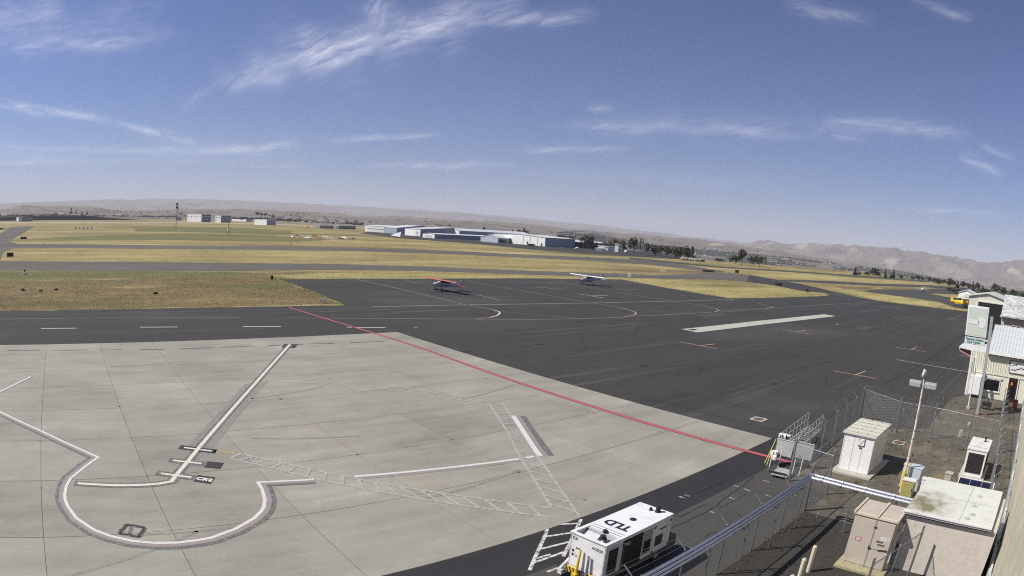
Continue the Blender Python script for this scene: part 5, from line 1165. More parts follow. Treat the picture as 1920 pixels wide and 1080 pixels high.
def airplane(label, pos, rz, kind, cf, cw, cs, scale=1.0, group=None):
    """nose towards local -x"""
    t = thing('light_aircraft', label, 'airplane', pos, rz, group); t.scale = (scale,) * 3
    if kind == 'high_tail':      # high-wing taildragger, sits tail down
        f = loft([(-2.15, .18, .2, 1.25), (-2.1, .36, .36, 1.27), (-1.5, .42, .44, 1.30), (-.9, .46, .55, 1.38), (-.2, .47, .66, 1.44), (.8, .42, .58, 1.36), (1.8, .30, .40, 1.18), (3.4, .15, .22, .92), (4.3, .06, .14, .80)]).build('fuselage', cf, t, smooth=True)
        loft([(-1.05, .30, .12, 1.72), (-.7, .455, .26, 1.70), (.4, .475, .28, 1.70), (1.0, .40, .12, 1.70)]).build('cabin_glass', glass, f)
        loft([(-1.9, .37, .05, 1.2), (2.5, .25, .05, 1.08)]).build('stripe', cs, f)
        wingm(10.7, 1.65, 1.6, -1.0, 2.05, .2).build('wing', cw, t)
        for s in (1, -1):
            MB().bar((-.3, s * .45, .95), (-.25, s * 2.7, 2.02), .10, .05).build('wing_strut', cs, t); MB().bar((.2, s * .45, .98), (.4, s * 2.6, 2.02), .09, .04).build('wing_strut', cs, t)
            MB().bar((-.9, s * .4, .95), (-1.0, s * .95, .32), .10, .07).build('gear_leg', cs, t); wheel(t, -1.0, s * 1.0, .33)
        wingm(3.2, 1.05, .75, 3.35, .95, .07).build('tailplane', cw, t)
        MB().extr([(3.3, -.03, .95), (4.5, -.03, .82), (4.65, -.03, 1.9), (4.15, -.03, 2.05), (3.75, -.03, 1.7)], (0, .06, 0)).build('fin', mat('fin_grey', (.45, .46, .50), .4), t)
        MB().tube((4.1, 0, .72), (4.35, 0, .2), .025).build('tail_spring', cs, t); MB().lathe([(.04, -.03), (.12, -.03), (.12, .03), (.04, .03)], (4.35, 0, .12), 10, 'Y').build('tail_wheel', black, t)
        px_, pz = -2.2, 1.26
    elif kind == 'high_tri':
        f = loft([(-2.5, .2, .22, 1.2), (-2.4, .42, .38, 1.22), (-1.5, .52, .48, 1.28), (-.9, .55, .62, 1.4), (.2, .56, .72, 1.46), (1.2, .48, .58, 1.42), (2.4, .28, .34, 1.38), (4.6, .09, .16, 1.42), (5.0, .04, .1, 1.44)]).build('fuselage', cf, t, smooth=True)
        loft([(-1.1, .35, .1, 1.8), (-.75, .53, .26, 1.76), (.6, .565, .28, 1.78), (1.3, .45, .1, 1.72)]).build('cabin_glass', glass, f)
        loft([(-2.2, .45, .06, 1.16), (3.2, .26, .06, 1.32)]).build('stripe', cs, f)
        wingm(11.0, 1.6, 1.15, -.75, 2.14, .2, .015).build('wing', cw, t)
        for s in (1, -1):
            MB().bar((-.1, s * .5, .95), (-.05, s * 2.8, 2.14), .10, .05).build('wing_strut', cs, t); MB().bar((.3, s * .4, .9), (.45, s * 1.25, .28), .12, .05).build('gear_leg', cf, t); wheel(t, .45, s * 1.3, .24)
        MB().tube((-1.8, 0, .95), (-1.85, 0, .3), .05).build('nose_strut', cf, t); wheel(t, -1.85, 0, .22)
        wingm(3.4, 1.0, .7, 4.1, 1.5, .08).build('tailplane', cw, t)
        MB().extr([(3.4, -.03, 1.6), (5.0, -.03, 1.5), (5.35, -.03, 2.75), (4.75, -.03, 2.75), (4.2, -.03, 1.95)], (0, .06, 0)).build('fin', cf, t)
        px_, pz = -2.55, 1.2
    elif kind == 'biplane':
        f = loft([(-2.3, .3, .3, 1.3), (-2.2, .5, .5, 1.3), (-1.2, .5, .55, 1.3), (0, .5, .62, 1.3), (1.4, .4, .5, 1.2), (3.8, .12, .25, 1.0)]).build('fuselage', cf, t, smooth=True)
        loft([(.2, .2, .05, 1.9), (.4, .36, .35, 1.95), (1.1, .34, .36, 1.92), (1.5, .15, .1, 1.75)]).build('cabin_glass', glass, f)
        wingm(10.4, 1.4, 1.4, -1.3, 2.75, .16).build('upper_wing', cw, t); wingm(9.6, 1.3, 1.3, -.6, .85, .16, .02).build('lower_wing', cf, t)
        for s in (1, -1):
            for x in (-.7, .1): MB().bar((x, s * 3.4, .95), (x - .3, s * 3.6, 2.72), .06, .05).build('wing_strut', cs, t)
            MB().bar((-1.0, s * .4, .9), (-1.1, s * 1.0, .35), .1, .08).build('gear_leg', cf, t); wheel(t, -1.1, s * 1.05, .36)
        wingm(3.4, 1.1, .9, 2.9, 1.15, .08).build('tailplane', cf, t); MB().extr([(2.9, -.03, 1.2), (4.2, -.03, 1.0), (4.3, -.03, 2.1), (3.7, -.03, 2.2)], (0, .06, 0)).build('fin', cf, t)
        px_, pz = -2.35, 1.3
    else:                        # business jet / low-wing twin
        f = loft([(-6.2, .08, .08, 1.5), (-5.6, .4, .4, 1.55), (-4.3, .75, .78, 1.75), (-2, .85, .9, 1.85), (2.5, .85, .88, 1.85), (4.6, .5, .55, 2.05), (6.2, .1, .15, 2.3)]).build('fuselage', cf, t, smooth=True)
        loft([(-4.6, .55, .1, 2.2), (-4.2, .72, .18, 2.25), (-3.5, .8, .16, 2.3)]).build('cockpit_glass', glass, f)
        wingm(13.2, 2.6, 1.0, -.8, 1.15, .25, .04, .22).build('wing', cw, t)
        for s in (1, -1):
            MB().lathe([(.28, 2.6), (.42, 2.9), (.42, 4.6), (.28, 5.0)], (0, s * 1.25, 2.35), 14, 'X').build('engine', cf, t); MB().bar((3.4, s * .7, 2.25), (3.4, s * 1.0, 2.3), .9, .1).build('engine_pylon', cf, t)
            MB().tube((.9, s * 1.6, 1.2), (.9, s * 1.6, .35), .08).build('gear_leg', cf, t); wheel(t, .9, s * 1.6, .32)
        MB().tube((-4.4, 0, 1.2), (-4.5, 0, .3), .07).build('nose_strut', cf, t); wheel(t, -4.5, 0, .26)
        MB().extr([(4.2, -.07, 2.5), (6.2, -.07, 2.3), (7.2, -.07, 4.6), (6.3, -.07, 4.7)], (0, .14, 0)).build('fin', cs, t); wingm(4.8, 1.3, .7, 6.2, 4.6, .1, 0, .25).build('tailplane', cs, t)
        return t
    MB().lathe([(.02, px_ - .32), (.12, px_ - .2), (.16, px_)], (0, 0, pz), 12, 'X').build('spinner', cs, t)
    pb = MB(); pb.bar((px_ - .12, 0, pz), (px_ - .12, .35, pz + .85), .05, .12); pb.bar((px_ - .12, 0, pz), (px_ - .12, -.35, pz - .85), .05, .12); pb.build('propeller', dgrey, t)
    return t
acr = mat('aircraft_red_orange', (.46, .12, .07), .35); acw = mat('aircraft_white', (.78, .78, .78), .3, var=.03); acs = mat('aircraft_steel', (.48, .47, .50), .35); acn = mat('aircraft_slate', (.12, .12, .18), .35)
p = at(837, 525, 2.1); airplane('silver taildragger with orange red high wing parked on the dark ramp', (p.x - .6, p.y, .02), 0.0, 'high_tail', acs, acr, mat('aircraft_dull', (.30, .27, .27), .4))
p = at(1106, 517.5, 2.2); airplane('white high wing aircraft with slate belly near the grass edge of the ramp', (p.x - .5, p.y, .02), 0.0, 'high_tri', mat('aircraft_lilac', (.42, .42, .50), .35), acw, acn)
p = at(1801, 576, 0); airplane('yellow biplane parked beside the cream hangar', (p.x + 3, p.y, .05), radians(75), 'biplane', mat('aircraft_yellow', (.75, .48, .02), .4), mat('aircraft_cream', (.72, .64, .34), .4), dgrey, 1.25)
p = at(1729, 546, 0); airplane('small white low wing plane on the far right taxiway', (p.x, p.y, .05), radians(200), 'jet', acw, acw, acw, .55)
p = at(945, 456, 0); airplane('dark business jet in the shade of the long low hangar', (p.x, p.y, .05), radians(200), 'jet', mat('jet_dark', (.03, .03, .035), .4), mat('jet_dark', (.03, .03, .035)), mat('jet_dark', (.03, .03, .035)), .95)
p = at(996, 463.5, 0); airplane('slate grey jet in front of the big white hangar', (p.x, p.y, .05), radians(195), 'jet', mat('jet_slate', (.15, .15, .19), .4), mat('jet_slate', (.15, .15, .19)), mat('jet_dark', (.03, .03, .035)), .9)

def car(name, label, cat, px, py, rz, m, kind='car', group=None):
    p = at(px, py); t = thing(name, label, cat, (p.x, p.y, .03), rz, group)
    Lc, hc = (4.6, 1.45) if kind == 'car' else (5.6, 1.85)
    if kind == 'car': prof = [(-2.3, .35), (-2.3, .75), (-1.3, .95), (-.6, 1.42), (1.0, 1.45), (1.7, 1.0), (2.3, .9), (2.3, .35)]
    elif kind == 'pickup': prof = [(-2.8, .45), (-2.8, 1.0), (-1.5, 1.15), (-1.0, 1.8), (.5, 1.85), (.7, 1.15), (2.8, 1.1), (2.8, .45)]
    else: prof = [(-2.6, .4), (-2.6, 1.1), (-1.7, 1.2), (-1.1, 2.3), (2.6, 2.35), (2.6, .4)]
    bevel(MB().extr([(x, -.88, z) for x, z in prof], (0, 1.76, 0)).build('body', m, t), .06)
    zt = max(z for _, z in prof)
    for s in (1, -1): MB().b2((-.75 if kind != 'van' else -1.2, s * .885 - .006, zt - .45), (.4 if kind != 'car' else .95, s * .885 + .006, zt - .12)).build('side_window', glass, t)
    MB().extr([(prof[2][0] + .15, -.75, prof[2][1] + .08), (prof[3][0] - .06, -.7, prof[3][1] - .06), (prof[3][0] - .06, .7, prof[3][1] - .06), (prof[2][0] + .15, .75, prof[2][1] + .08)], (-.03, 0, .02)).build('windshield', glass, t)
    for x in (prof[0][0] + .85, prof[-1][0] - .9):
        for s in (1, -1): wheel(t, x, s * .82, .34)
    for s in (1, -1): MB().b2((prof[0][0] - .02, s * .6 - .14, .62), (prof[0][0] + .02, s * .6 + .14, .76)).build('headlight', white2, t)
    return t
car('parked_car', 'white car parked against the shaded end of the big white hangar', 'car', 1036, 460.5, .2, acw)
car('pickup_truck', 'white pickup on the far ramp in front of the dark open hangar', 'pickup', 1071, 464, .1, acw, 'pickup')
car('pickup_truck', 'pale grey pickup on the ramp edge left of the large tree', 'pickup', 1083, 467.5, .1, mat('car_silver', (.55, .55, .55), .3), 'pickup')
car('delivery_van', 'white van parked near the low white wall and tower', 'van', 1174, 474, .3, acw, 'van')

# ------------------------------------------------------------------ airfield furniture
def airfield_sign(label, px, py, w, h, m, rz=0.0):
    p = at(px, py); t = thing('airfield_sign', label, 'airfield sign', (p.x, p.y, 0), rz, None)
    ang = atan2(p.y, p.x); t.rotation_euler = (0, 0, ang + rz)
    bevel(MB().b2((-.12, -w / 2, .25), (.12, w / 2, .25 + h)).build('panel', m, t), .03); MB().b2((-.14, -w / 2 + .08, .32), (-.12, w / 2 - .08, .18 + h)).build('face', m, t)
    for y in (-w * .35, w * .35): MB().tube((0, y, 0), (0, y, .3), .05).build('leg', grey_st, t)
blk = mat('sign_black', (.02, .02, .022), .5)
airfield_sign('black guidance sign on the grass left of the picture between two taxiways', 19, 483, 2.6, 1.2, blk)
airfield_sign('black guidance sign beside the diagonal taxiway at the left', 44, 449, 4.2, 1.1, blk)
airfield_sign('small dark sign at the left edge above the diagonal taxiway', 3, 430.5, 4, 1.1, blk)
airfield_sign('white and yellow guidance sign on the strip beyond the second aircraft', 1243, 512, 2.4, 1.1, mat('sign_cream', (.74, .68, .52), .5))
airfield_sign('dark guidance sign beyond the taxiway junction', 1382, 512.5, 2.0, 1.2, blk)
airfield_sign('low dark sign on the brown grass before the taxiway junction', 1328, 511, 5.0, .8, blk)
airfield_sign('white edged black sign on the grass tip beside the connecting taxiway', 1460, 537, 2.6, 1.0, blk)
airfield_sign('small black box sign on the kerb of the connecting taxiway', 1513, 548.5, 1.0, .8, blk)
airfield_sign('upright white sign standing behind the white high wing aircraft', 1180, 521, 1.0, 1.2, white)
airfield_sign('pale sign box on the grass corner by the ramp', 605, 568.5, .9, .5, white2)
t = thing('marker_post', 'dark marker post with pale top at the grass corner beyond the ramp', 'post', (*at(509.5, 524)[:2], 0)); MB().b2((-.22, -.22, 0), (.22, .22, .8)).build('base', black, t); MB().tube((0, 0, .8), (0, 0, 2.2), .06).build('shaft', white2, t)
t = thing('light_fixture', 'white approach light fixture on the pale patch at the left grass', 'light', (*at(46, 514)[:2], 0)); MB().b2((-.4, -.7, 0), (.4, .7, .45)).build('base', white, t); MB().lathe([(.25, .45), (.3, .9), (.1, 1.1)], n=12).build('lamp', dgrey, t); MB().b2((-.1, -1.6, .3), (.1, -.7, .4)).build('cable_box', white2, t)
lights = [(125, 448.5), (83, 457), (77, 465.5), (378, 466.8), (474, 496), (545, 459.8), (655, 470.8), (600, 459.5), (1053, 466.5), (1101, 484.3), (1189, 494.4), (1212, 491.4), (1340, 505), (1560, 514), (1604, 516), (893, 482.6), (984, 483.6), (1390, 517), (1262, 531), (232, 508.5)]
l0 = None
for (x, y) in lights:
    p = at(x, y); d = sqrt(p.x ** 2 + p.y ** 2); s = max(.8, min(2.2, d / 170))
    if l0 is None:
        l0 = thing('edge_light', 'small pale edge light standing along a taxiway', 'edge light', (p.x, p.y, 0), 0, 'taxiway edge lights'); MB().lathe([(.14, 0), (.14, .08), (.05, .1), (.05, .3)], n=10).build('stem', dgrey, l0); MB().lathe([(.10, .3), (.16, .36), (.14, .5), (.05, .56)], n=10).build('lamp', mat('lamp_amber', (.55, .42, .2), .4), l0); o = l0
    else: o = dup(l0)
    o.location = (p.x, p.y, 0); o.scale = (s,) * 3
# segmented circle and windsock
c = at(604, 445.5); seg = None
for i in range(18):
    a = 2 * pi * i / 18; R_ = 23
    x, y = c.x + R_ * cos(a), c.y + R_ * 1.0 * sin(a)
    o = thing('circle_marker', 'low %s marker of the segmented circle on the far grass' % ('white' if i % 2 else 'red'), 'marker', (x, y, 0), a + pi / 2, 'white circle markers' if i % 2 else 'red circle markers')
    MB().extr([(-2.2, -.7, .1), (-2.2, .7, .1), (-2.2, 0, .75)], (4.4, 0, 0)).build('ridge_panel', white2 if i % 2 else mat('marker_red', (.30, .08, .06), .6), o); MB().b2((-2.5, -.8, 0), (2.5, .8, .1)).build('base', conc, o)
t = thing('windsock', 'orange windsock drooping on a pole in the segmented circle', 'windsock', (c.x + 14, c.y + 60, 0)); MB().tube((0, 0, 0), (0, 0, 7), .1).build('pole', white2, t)
MB().lathe([(.55, 0), (.48, .9), (.36, 2.2), (.25, 3.4)], n=12, ax='X').build('sock', orange, t, loc=(.2, 0, 6.6)).rotation_euler = (0, radians(30), radians(120)); MB().lathe([(.56, -.05), (.56, .05)], n=12, ax='X').build('hoop', grey_st, t, loc=(.2, 0, 6.6))
p = at(744, 446.5); t = thing('wind_tetrahedron', 'white ridged wind tetrahedron on the grass before the hangars', 'wind indicator', (p.x, p.y, 0), radians(130))
MB().extr([(-3.5, -2.6, 1.2), (-3.5, 2.6, 1.2), (-3.5, 0, 5.2)], (.1, 0, 0)).build('end_frame', white2, t)
for i in range(9):
    k = 1 - i / 9.5; x = -3.4 + i * 1.05; MB().extr([(x, -2.6 * k, 1.2 + .1 * i), (x, 2.6 * k, 1.2 + .1 * i), (x, 0, 1.4 + 3.8 * k)], (.95, 0, 0)).build('panel', white, t)
MB().tube((0, 0, 0), (0, 0, 1.4), .5).build('pivot', black, t); MB().b2((-1, -1, 0), (1, 1, .25)).build('base', conc, t)
def mast(label, px, py, h, w, cat='mast'):
    p = at(px, py); t = thing('lattice_mast', label, cat, (p.x, p.y, 0))
    for sx, sy in ((-1, -1), (1, -1), (0, 1)): MB().tube((sx * w, sy * w, 0), (sx * w * .5, sy * w * .5, h), .09, n=5).build('leg', grey_st, t)
    b = MB(); n = int(h / 2)
    for i in range(n): z = i * h / n; k = w * (1 - .5 * i / n); b.tube((-k, -k, z), (k, -k, z + h / n), .05, n=4); b.tube((k, -k, z), (0, k, z + h / n), .05, n=4); b.tube((0, k, z), (-k, -k, z + h / n), .05, n=4)
    b.build('lattice', grey_st, t); return t
t = mast('tall antenna mast with dark dish cluster rising above the far plain', 330, 430, 23, .7)
for z, a in ((22, 0), (20.5, 2), (23.3, 4), (19.5, 1)): MB().lathe([(.1, -.3), (1.1, 0), (1.2, .2)], n=12, ax='X').build('antenna_dish', dgrey, t, loc=(.8 * cos(a), .8 * sin(a), z)).rotation_euler = (0, 0, a)
t = mast('slender weather mast with box standing on the green grass', 427.5, 439, 8, .3); MB().b2((-.7, -.7, 2.4), (.7, .7, 4.2)).build('instrument_box', white2, t)
p = at(155, 430); t = thing('light_bar', 'row of white light units on the grass far left', 'lights', (p.x, p.y, 0), radians(-20))
for i in range(5): u = MB().b2((-9 + i * 4.5, -.8, .4), (-7 + i * 4.5, .8, 2.0)).build('lamp_unit', white2, t); MB().tube((-8 + i * 4.5, 0, 0), (-8 + i * 4.5, 0, .5), .2).build('leg', orange, u)
MB().tube((1, 0, 0), (1, 0, 9), .15).build('pole', grey_st, t)
for i, (x, y, lb) in enumerate(((292, 551, 'largest dark clod lying in the middle of the brown grass'), (43, 545, 'dark clod on the brown grass farthest left'), (76, 546, 'dark clod just right of the farthest left one'), (105, 544, 'small dark clod third from the left on the grass'))):
    p = at(x, y); t = thing('dirt_clod', lb, 'dirt mound', (p.x, p.y, 0)); bm = bmesh.new(); bmesh.ops.create_icosphere(bm, subdivisions=2, radius=.5)
    for v in bm.verts: v.co = v.co * (1 + .35 * noise.noise(v.co * 3 + Vector((i, 0, 0)))); v.co.z = max(-.05, v.co.z * .7)
    me = bpy.data.meshes.new('mound'); bm.to_mesh(me); bm.free(); me.materials.append(mat('dark_soil', (.04, .035, .025), .95)); o = bpy.data.objects.new('mound', me); COL.objects.link(o); o.parent = t
# ------------------------------------------------------------------ hangars along the far side of the field
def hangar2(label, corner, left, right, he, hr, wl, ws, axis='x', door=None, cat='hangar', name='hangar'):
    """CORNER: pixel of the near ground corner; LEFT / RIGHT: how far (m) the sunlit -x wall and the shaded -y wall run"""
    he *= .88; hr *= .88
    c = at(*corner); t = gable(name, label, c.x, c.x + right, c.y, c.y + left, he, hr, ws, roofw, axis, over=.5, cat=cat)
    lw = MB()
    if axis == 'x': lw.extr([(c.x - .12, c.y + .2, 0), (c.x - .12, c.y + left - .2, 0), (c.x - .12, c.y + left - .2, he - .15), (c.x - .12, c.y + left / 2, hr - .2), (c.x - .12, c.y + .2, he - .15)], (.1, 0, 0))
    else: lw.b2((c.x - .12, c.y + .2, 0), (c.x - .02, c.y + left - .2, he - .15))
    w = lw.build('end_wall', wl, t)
    if door:
        for (a, b, h) in door:
            d = MB().b2((c.x - .22, c.y + left * a, .1), (c.x - .13, c.y + left * b, he * h)).build('door', mat('hangar_door', (.62, .66, .62), .6), t); MB().b2((c.x - .27, c.y + left * a + .6, he * h * .55), (c.x - .23, c.y + left * b - .6, he * h * .68)).build('window_strip', mat('dusty_glass', (.16, .18, .18), .3), d)
    n = max(2, int(right / 12))
    for i in range(1, n): MB().b2((c.x + right * i / n - .15, c.y - .10, 0), (c.x + right * i / n + .15, c.y - .02, he - .3)).build('wall_joint', mat('joint_slate', (.22, .24, .30), .6), t)
    return t
def span(p, q): a, b = at(*p), at(*q); return (a - b).length
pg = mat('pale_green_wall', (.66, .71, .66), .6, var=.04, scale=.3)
dkw = mat('slate_shaded_wall', (.26, .29, .36), .6, var=.06, scale=.3)  # long hangar's side shade put into the colour; also the dark control building
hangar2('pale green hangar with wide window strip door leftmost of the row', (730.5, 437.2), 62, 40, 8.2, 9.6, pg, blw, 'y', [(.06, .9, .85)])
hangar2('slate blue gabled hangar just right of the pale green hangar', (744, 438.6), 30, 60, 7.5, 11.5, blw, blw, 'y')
hangar2('white fronted hangar with long shaded blue grey side and two dark vents', (788, 443.2), 30, 78, 8.0, 11.0, shw, blw, 'y', [(.1, .3, .75)])
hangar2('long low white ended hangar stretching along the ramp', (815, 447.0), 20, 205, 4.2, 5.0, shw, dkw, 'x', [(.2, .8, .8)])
hangar2('hangar with shaded blue grey side and small white end behind the long low hangar', (861, 446.5), 22, 95, 8.5, 11.0, shw, blw, 'x')
t = hangar2('pale hangar with dark doorway between long low hangar and big white hangar', (934, 455.5), 24, 40, 4.6, 7.2, mat('lavender_shaded_wall', (.45, .46, .54), .6), mat('lavender_shaded_wall', (.45, .46, .54), .6), 'x')  # pale walls coloured with the lavender of their shade
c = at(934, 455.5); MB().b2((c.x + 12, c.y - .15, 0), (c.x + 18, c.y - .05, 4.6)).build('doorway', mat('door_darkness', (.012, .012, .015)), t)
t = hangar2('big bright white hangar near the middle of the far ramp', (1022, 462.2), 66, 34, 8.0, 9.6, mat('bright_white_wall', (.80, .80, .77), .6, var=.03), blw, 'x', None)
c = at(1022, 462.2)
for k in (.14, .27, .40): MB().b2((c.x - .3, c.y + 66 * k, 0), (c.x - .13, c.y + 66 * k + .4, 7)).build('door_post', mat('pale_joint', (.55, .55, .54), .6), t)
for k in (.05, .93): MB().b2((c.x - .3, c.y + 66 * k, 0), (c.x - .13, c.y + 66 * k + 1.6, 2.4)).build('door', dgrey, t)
t = hangar2('open dark fronted hangar with white roof at the right end of the row', (1049, 463.3), 34, 60, 5.6, 7.0, white2, mat('open_front_darkness', (.02, .02, .03), .8), 'x')  # solid walls coloured near black for the shade inside the open front
c = at(1049, 463.3)
for i in range(8): MB().b2((c.x + 7 * i, c.y - .5, 0), (c.x + 7 * i + .3, c.y - .1, 5.3)).build('post', white2, t)
def block(label, px0, px1, py, h, dep, m, cat='building', name='far_building', top=None, rz=None):
    a, b = at(px0, py), at(px1, py); d = b - a; ang = atan2(d.y, d.x) if rz is None else rz
    t = thing(name, label, cat, (a.x, a.y, 0), ang); Lb = d.length
    MB().b2((0, 0, 0), (Lb, dep, h)).build('wall', m, t); MB().b2((-.4, -.4, h), (Lb + .4, dep + .4, h + .5)).build('roof', top or roofw, t); return t, Lb
def stripes(t, x0, x1, zs, m):
    for z0, z1 in zs: w = MB().b2((x0, -.25, z0), (x1, -.05, z1)).build('window_strip', m, t)
nvy = mat('blue_glass_strip', (.05, .06, .12), .3)
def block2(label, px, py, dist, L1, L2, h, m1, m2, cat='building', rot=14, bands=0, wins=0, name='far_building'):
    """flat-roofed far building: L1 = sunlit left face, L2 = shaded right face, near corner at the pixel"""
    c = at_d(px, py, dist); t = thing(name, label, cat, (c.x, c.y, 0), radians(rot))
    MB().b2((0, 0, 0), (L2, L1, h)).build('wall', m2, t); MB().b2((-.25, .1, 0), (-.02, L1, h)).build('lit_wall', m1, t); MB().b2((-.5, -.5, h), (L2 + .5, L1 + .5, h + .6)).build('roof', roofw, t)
    for i in range(bands): MB().b2((.5, -.3, h * (i + .35) / bands), (L2 - .5, -.05, h * (i + .85) / bands)).build('window_band', nvy, t)
    for i in range(wins): MB().b2((-.45, L1 * (i + .4) / wins, h * .62), (-.26, L1 * (i + .62) / wins, h * .78)).build('window', nvy, t)
    return t
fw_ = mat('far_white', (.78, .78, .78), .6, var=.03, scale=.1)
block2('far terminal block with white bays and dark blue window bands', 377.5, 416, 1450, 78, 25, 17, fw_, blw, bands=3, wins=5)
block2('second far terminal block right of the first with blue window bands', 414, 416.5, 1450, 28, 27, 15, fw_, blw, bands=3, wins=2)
block2('grey far shed with sunlit white left half near the plain edge', 500, 420.3, 1150, 42, 20, 9.5, shw, blw)
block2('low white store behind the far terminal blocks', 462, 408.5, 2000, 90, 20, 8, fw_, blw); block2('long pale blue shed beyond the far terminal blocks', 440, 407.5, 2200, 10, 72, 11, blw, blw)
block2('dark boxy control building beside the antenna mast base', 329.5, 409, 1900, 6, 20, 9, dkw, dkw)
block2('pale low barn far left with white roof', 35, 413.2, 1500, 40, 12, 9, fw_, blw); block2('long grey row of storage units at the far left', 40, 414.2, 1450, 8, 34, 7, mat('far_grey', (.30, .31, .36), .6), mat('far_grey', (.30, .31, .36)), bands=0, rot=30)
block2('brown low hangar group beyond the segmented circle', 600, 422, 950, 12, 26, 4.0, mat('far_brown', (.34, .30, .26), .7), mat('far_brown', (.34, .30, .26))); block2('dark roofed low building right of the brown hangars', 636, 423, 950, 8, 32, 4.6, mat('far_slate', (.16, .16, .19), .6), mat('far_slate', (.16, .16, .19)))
block('low white building among the trees right of the hangars', 1139, 1151, 470.3, 3.2, 8, shw)
t, Lb = block('slim white tower standing right of the low white building', 1159, 1164.5, 472.6, 6.0, 3, shw, 'tower', 'white_tower'); MB().b2((Lb * .3, -.2, .8), (Lb * .7, -.05, 2.6)).build('doorway', dgrey, t); MB().b2((Lb * .3, -.2, 4.2), (Lb * .7, -.05, 5)).build('window', dgrey, t)
block('small white tank shed left of the low white building', 1128, 1134, 469.8, 1.4, 5, shw)
bm_ = MB(); pr = []
for x in range(-60, 300, 12):
    p = at_d(x, interp([(-60, 408), (0, 407.5), (60, 405.5), (140, 404.0), (165, 404.5), (200, 408), (250, 411.5), (300, 414)], x), 1750); pr.append(p)
emb = MB(); n_ = len(pr)
emb.add([(p.x * .995, p.y * .995, -1) for p in pr] + [tuple(p) for p in pr] + [(p.x * 1.05, p.y * 1.05, p.z - 1) for p in pr] + [(p.x * 1.1, p.y * 1.1, -3) for p in pr], [(k * n_ + i, k * n_ + i + 1, (k + 1) * n_ + i + 1, (k + 1) * n_ + i) for k in range(3) for i in range(n_ - 1)])
struct(emb.build('dark_embankment', mat('dark_ploughed_earth', (.022, .020, .030), .95, var=.3, scale=.02, spec=.1)))

# ------------------------------------------------------------------ trees
def leaf_mat(name, c, var=.45):
    m, n, l, p = newmat(name); g = n.new('ShaderNodeNewGeometry'); oi = n.new('ShaderNodeObjectInfo')
    r = n.new('ShaderNodeValToRGB'); c = Vector(c); r.color_ramp.elements[0].color = (*(c * (1 - var)), 1); r.color_ramp.elements[1].color = (*(c * (1 + var)), 1)
    ad = n.new('ShaderNodeMath'); ad.operation = 'MULTIPLY_ADD'; ad.inputs[1].default_value = .6; l.new(g.outputs['Random Per Island'], ad.inputs[0])
    mu = n.new('ShaderNodeMath'); mu.operation = 'MULTIPLY'; mu.inputs[1].default_value = .4; l.new(oi.outputs['Random'], mu.inputs[0]); l.new(mu.outputs[0], ad.inputs[2]); l.new(ad.outputs[0], r.inputs[0])
    l.new(r.outputs[0], p.inputs['Base Color']); p.inputs['Roughness'].default_value = .7; p.inputs['Specular IOR Level'].default_value = .2
    return m
lf = leaf_mat('broad_leaf', (.060, .068, .038)); lf2 = leaf_mat('olive_leaf', (.105, .098, .045)); lfc = leaf_mat('conifer_needle', (.040, .050, .036)); lfb = leaf_mat('brown_leaf', (.13, .085, .04))
m_bark = mat('bark', (.07, .055, .042), .95, var=.3)
def crown_mesh(kind, seed, n=900):
    rnd = random.Random(seed); b = MB()
    if kind == 'round':
        cl = [(Vector((rnd.gauss(0, .26), rnd.gauss(0, .26), rnd.uniform(.34, .86))), rnd.uniform(.10, .24)) for _ in range(16)]
        cl = [(Vector((c.x * (1.15 - abs(c.z - .55)), c.y * (1.15 - abs(c.z - .55)), c.z)), r) for c, r in cl]
    else:
        cl = []
        for i in range(22): z = rnd.uniform(.1, .97); a = rnd.uniform(0, 2 * pi); rr = (1 - z) * rnd.uniform(.1, .26); cl.append((Vector((rr * cos(a), rr * sin(a), z)), .03 + .13 * (1 - z)))
    for i in range(n):
        c, r = rnd.choice(cl); d = Vector((rnd.gauss(0, 1), rnd.gauss(0, 1), rnd.gauss(0, 1))).normalized(); p = c + d * r * rnd.uniform(.6, 1.05) ** .5
        s = rnd.uniform(.035, .085); u = Vector((rnd.gauss(0, 1), rnd.gauss(0, 1), rnd.gauss(0, 1))).cross(d + Vector((.01, 0, 0))); u = u.normalized() if u.length > 0 else Vector((1, 0, 0)); v = d.cross(u).normalized(); v = (v + d * rnd.uniform(-.7, .7)).normalized()
        b.add([p - u * s, p + v * s * .8, p + u * s, p - v * s * .8], [(0, 1, 2, 3)])
    return b
CROWN = {}
for kind, sds, mm in (('round', (1, 2, 3, 4, 5, 6), lf), ('cone', (11, 12, 13), lfc)):
    for sd in sds: CROWN[(kind, sd)] = crown_mesh(kind, sd, 620).mesh('crown')
TR = MB().tube((0, 0, -.02), (.01, 0, .45), .028, .018, 7).tube((.01, 0, .40), (.12, .06, .66), .014, .006, 5).tube((0, 0, .38), (-.12, -.03, .62), .013, .006, 5).tube((0, .01, .42), (.02, -.12, .70), .012, .005, 5).mesh('trunk'); TR.materials.append(m_bark)
CMAT = {}
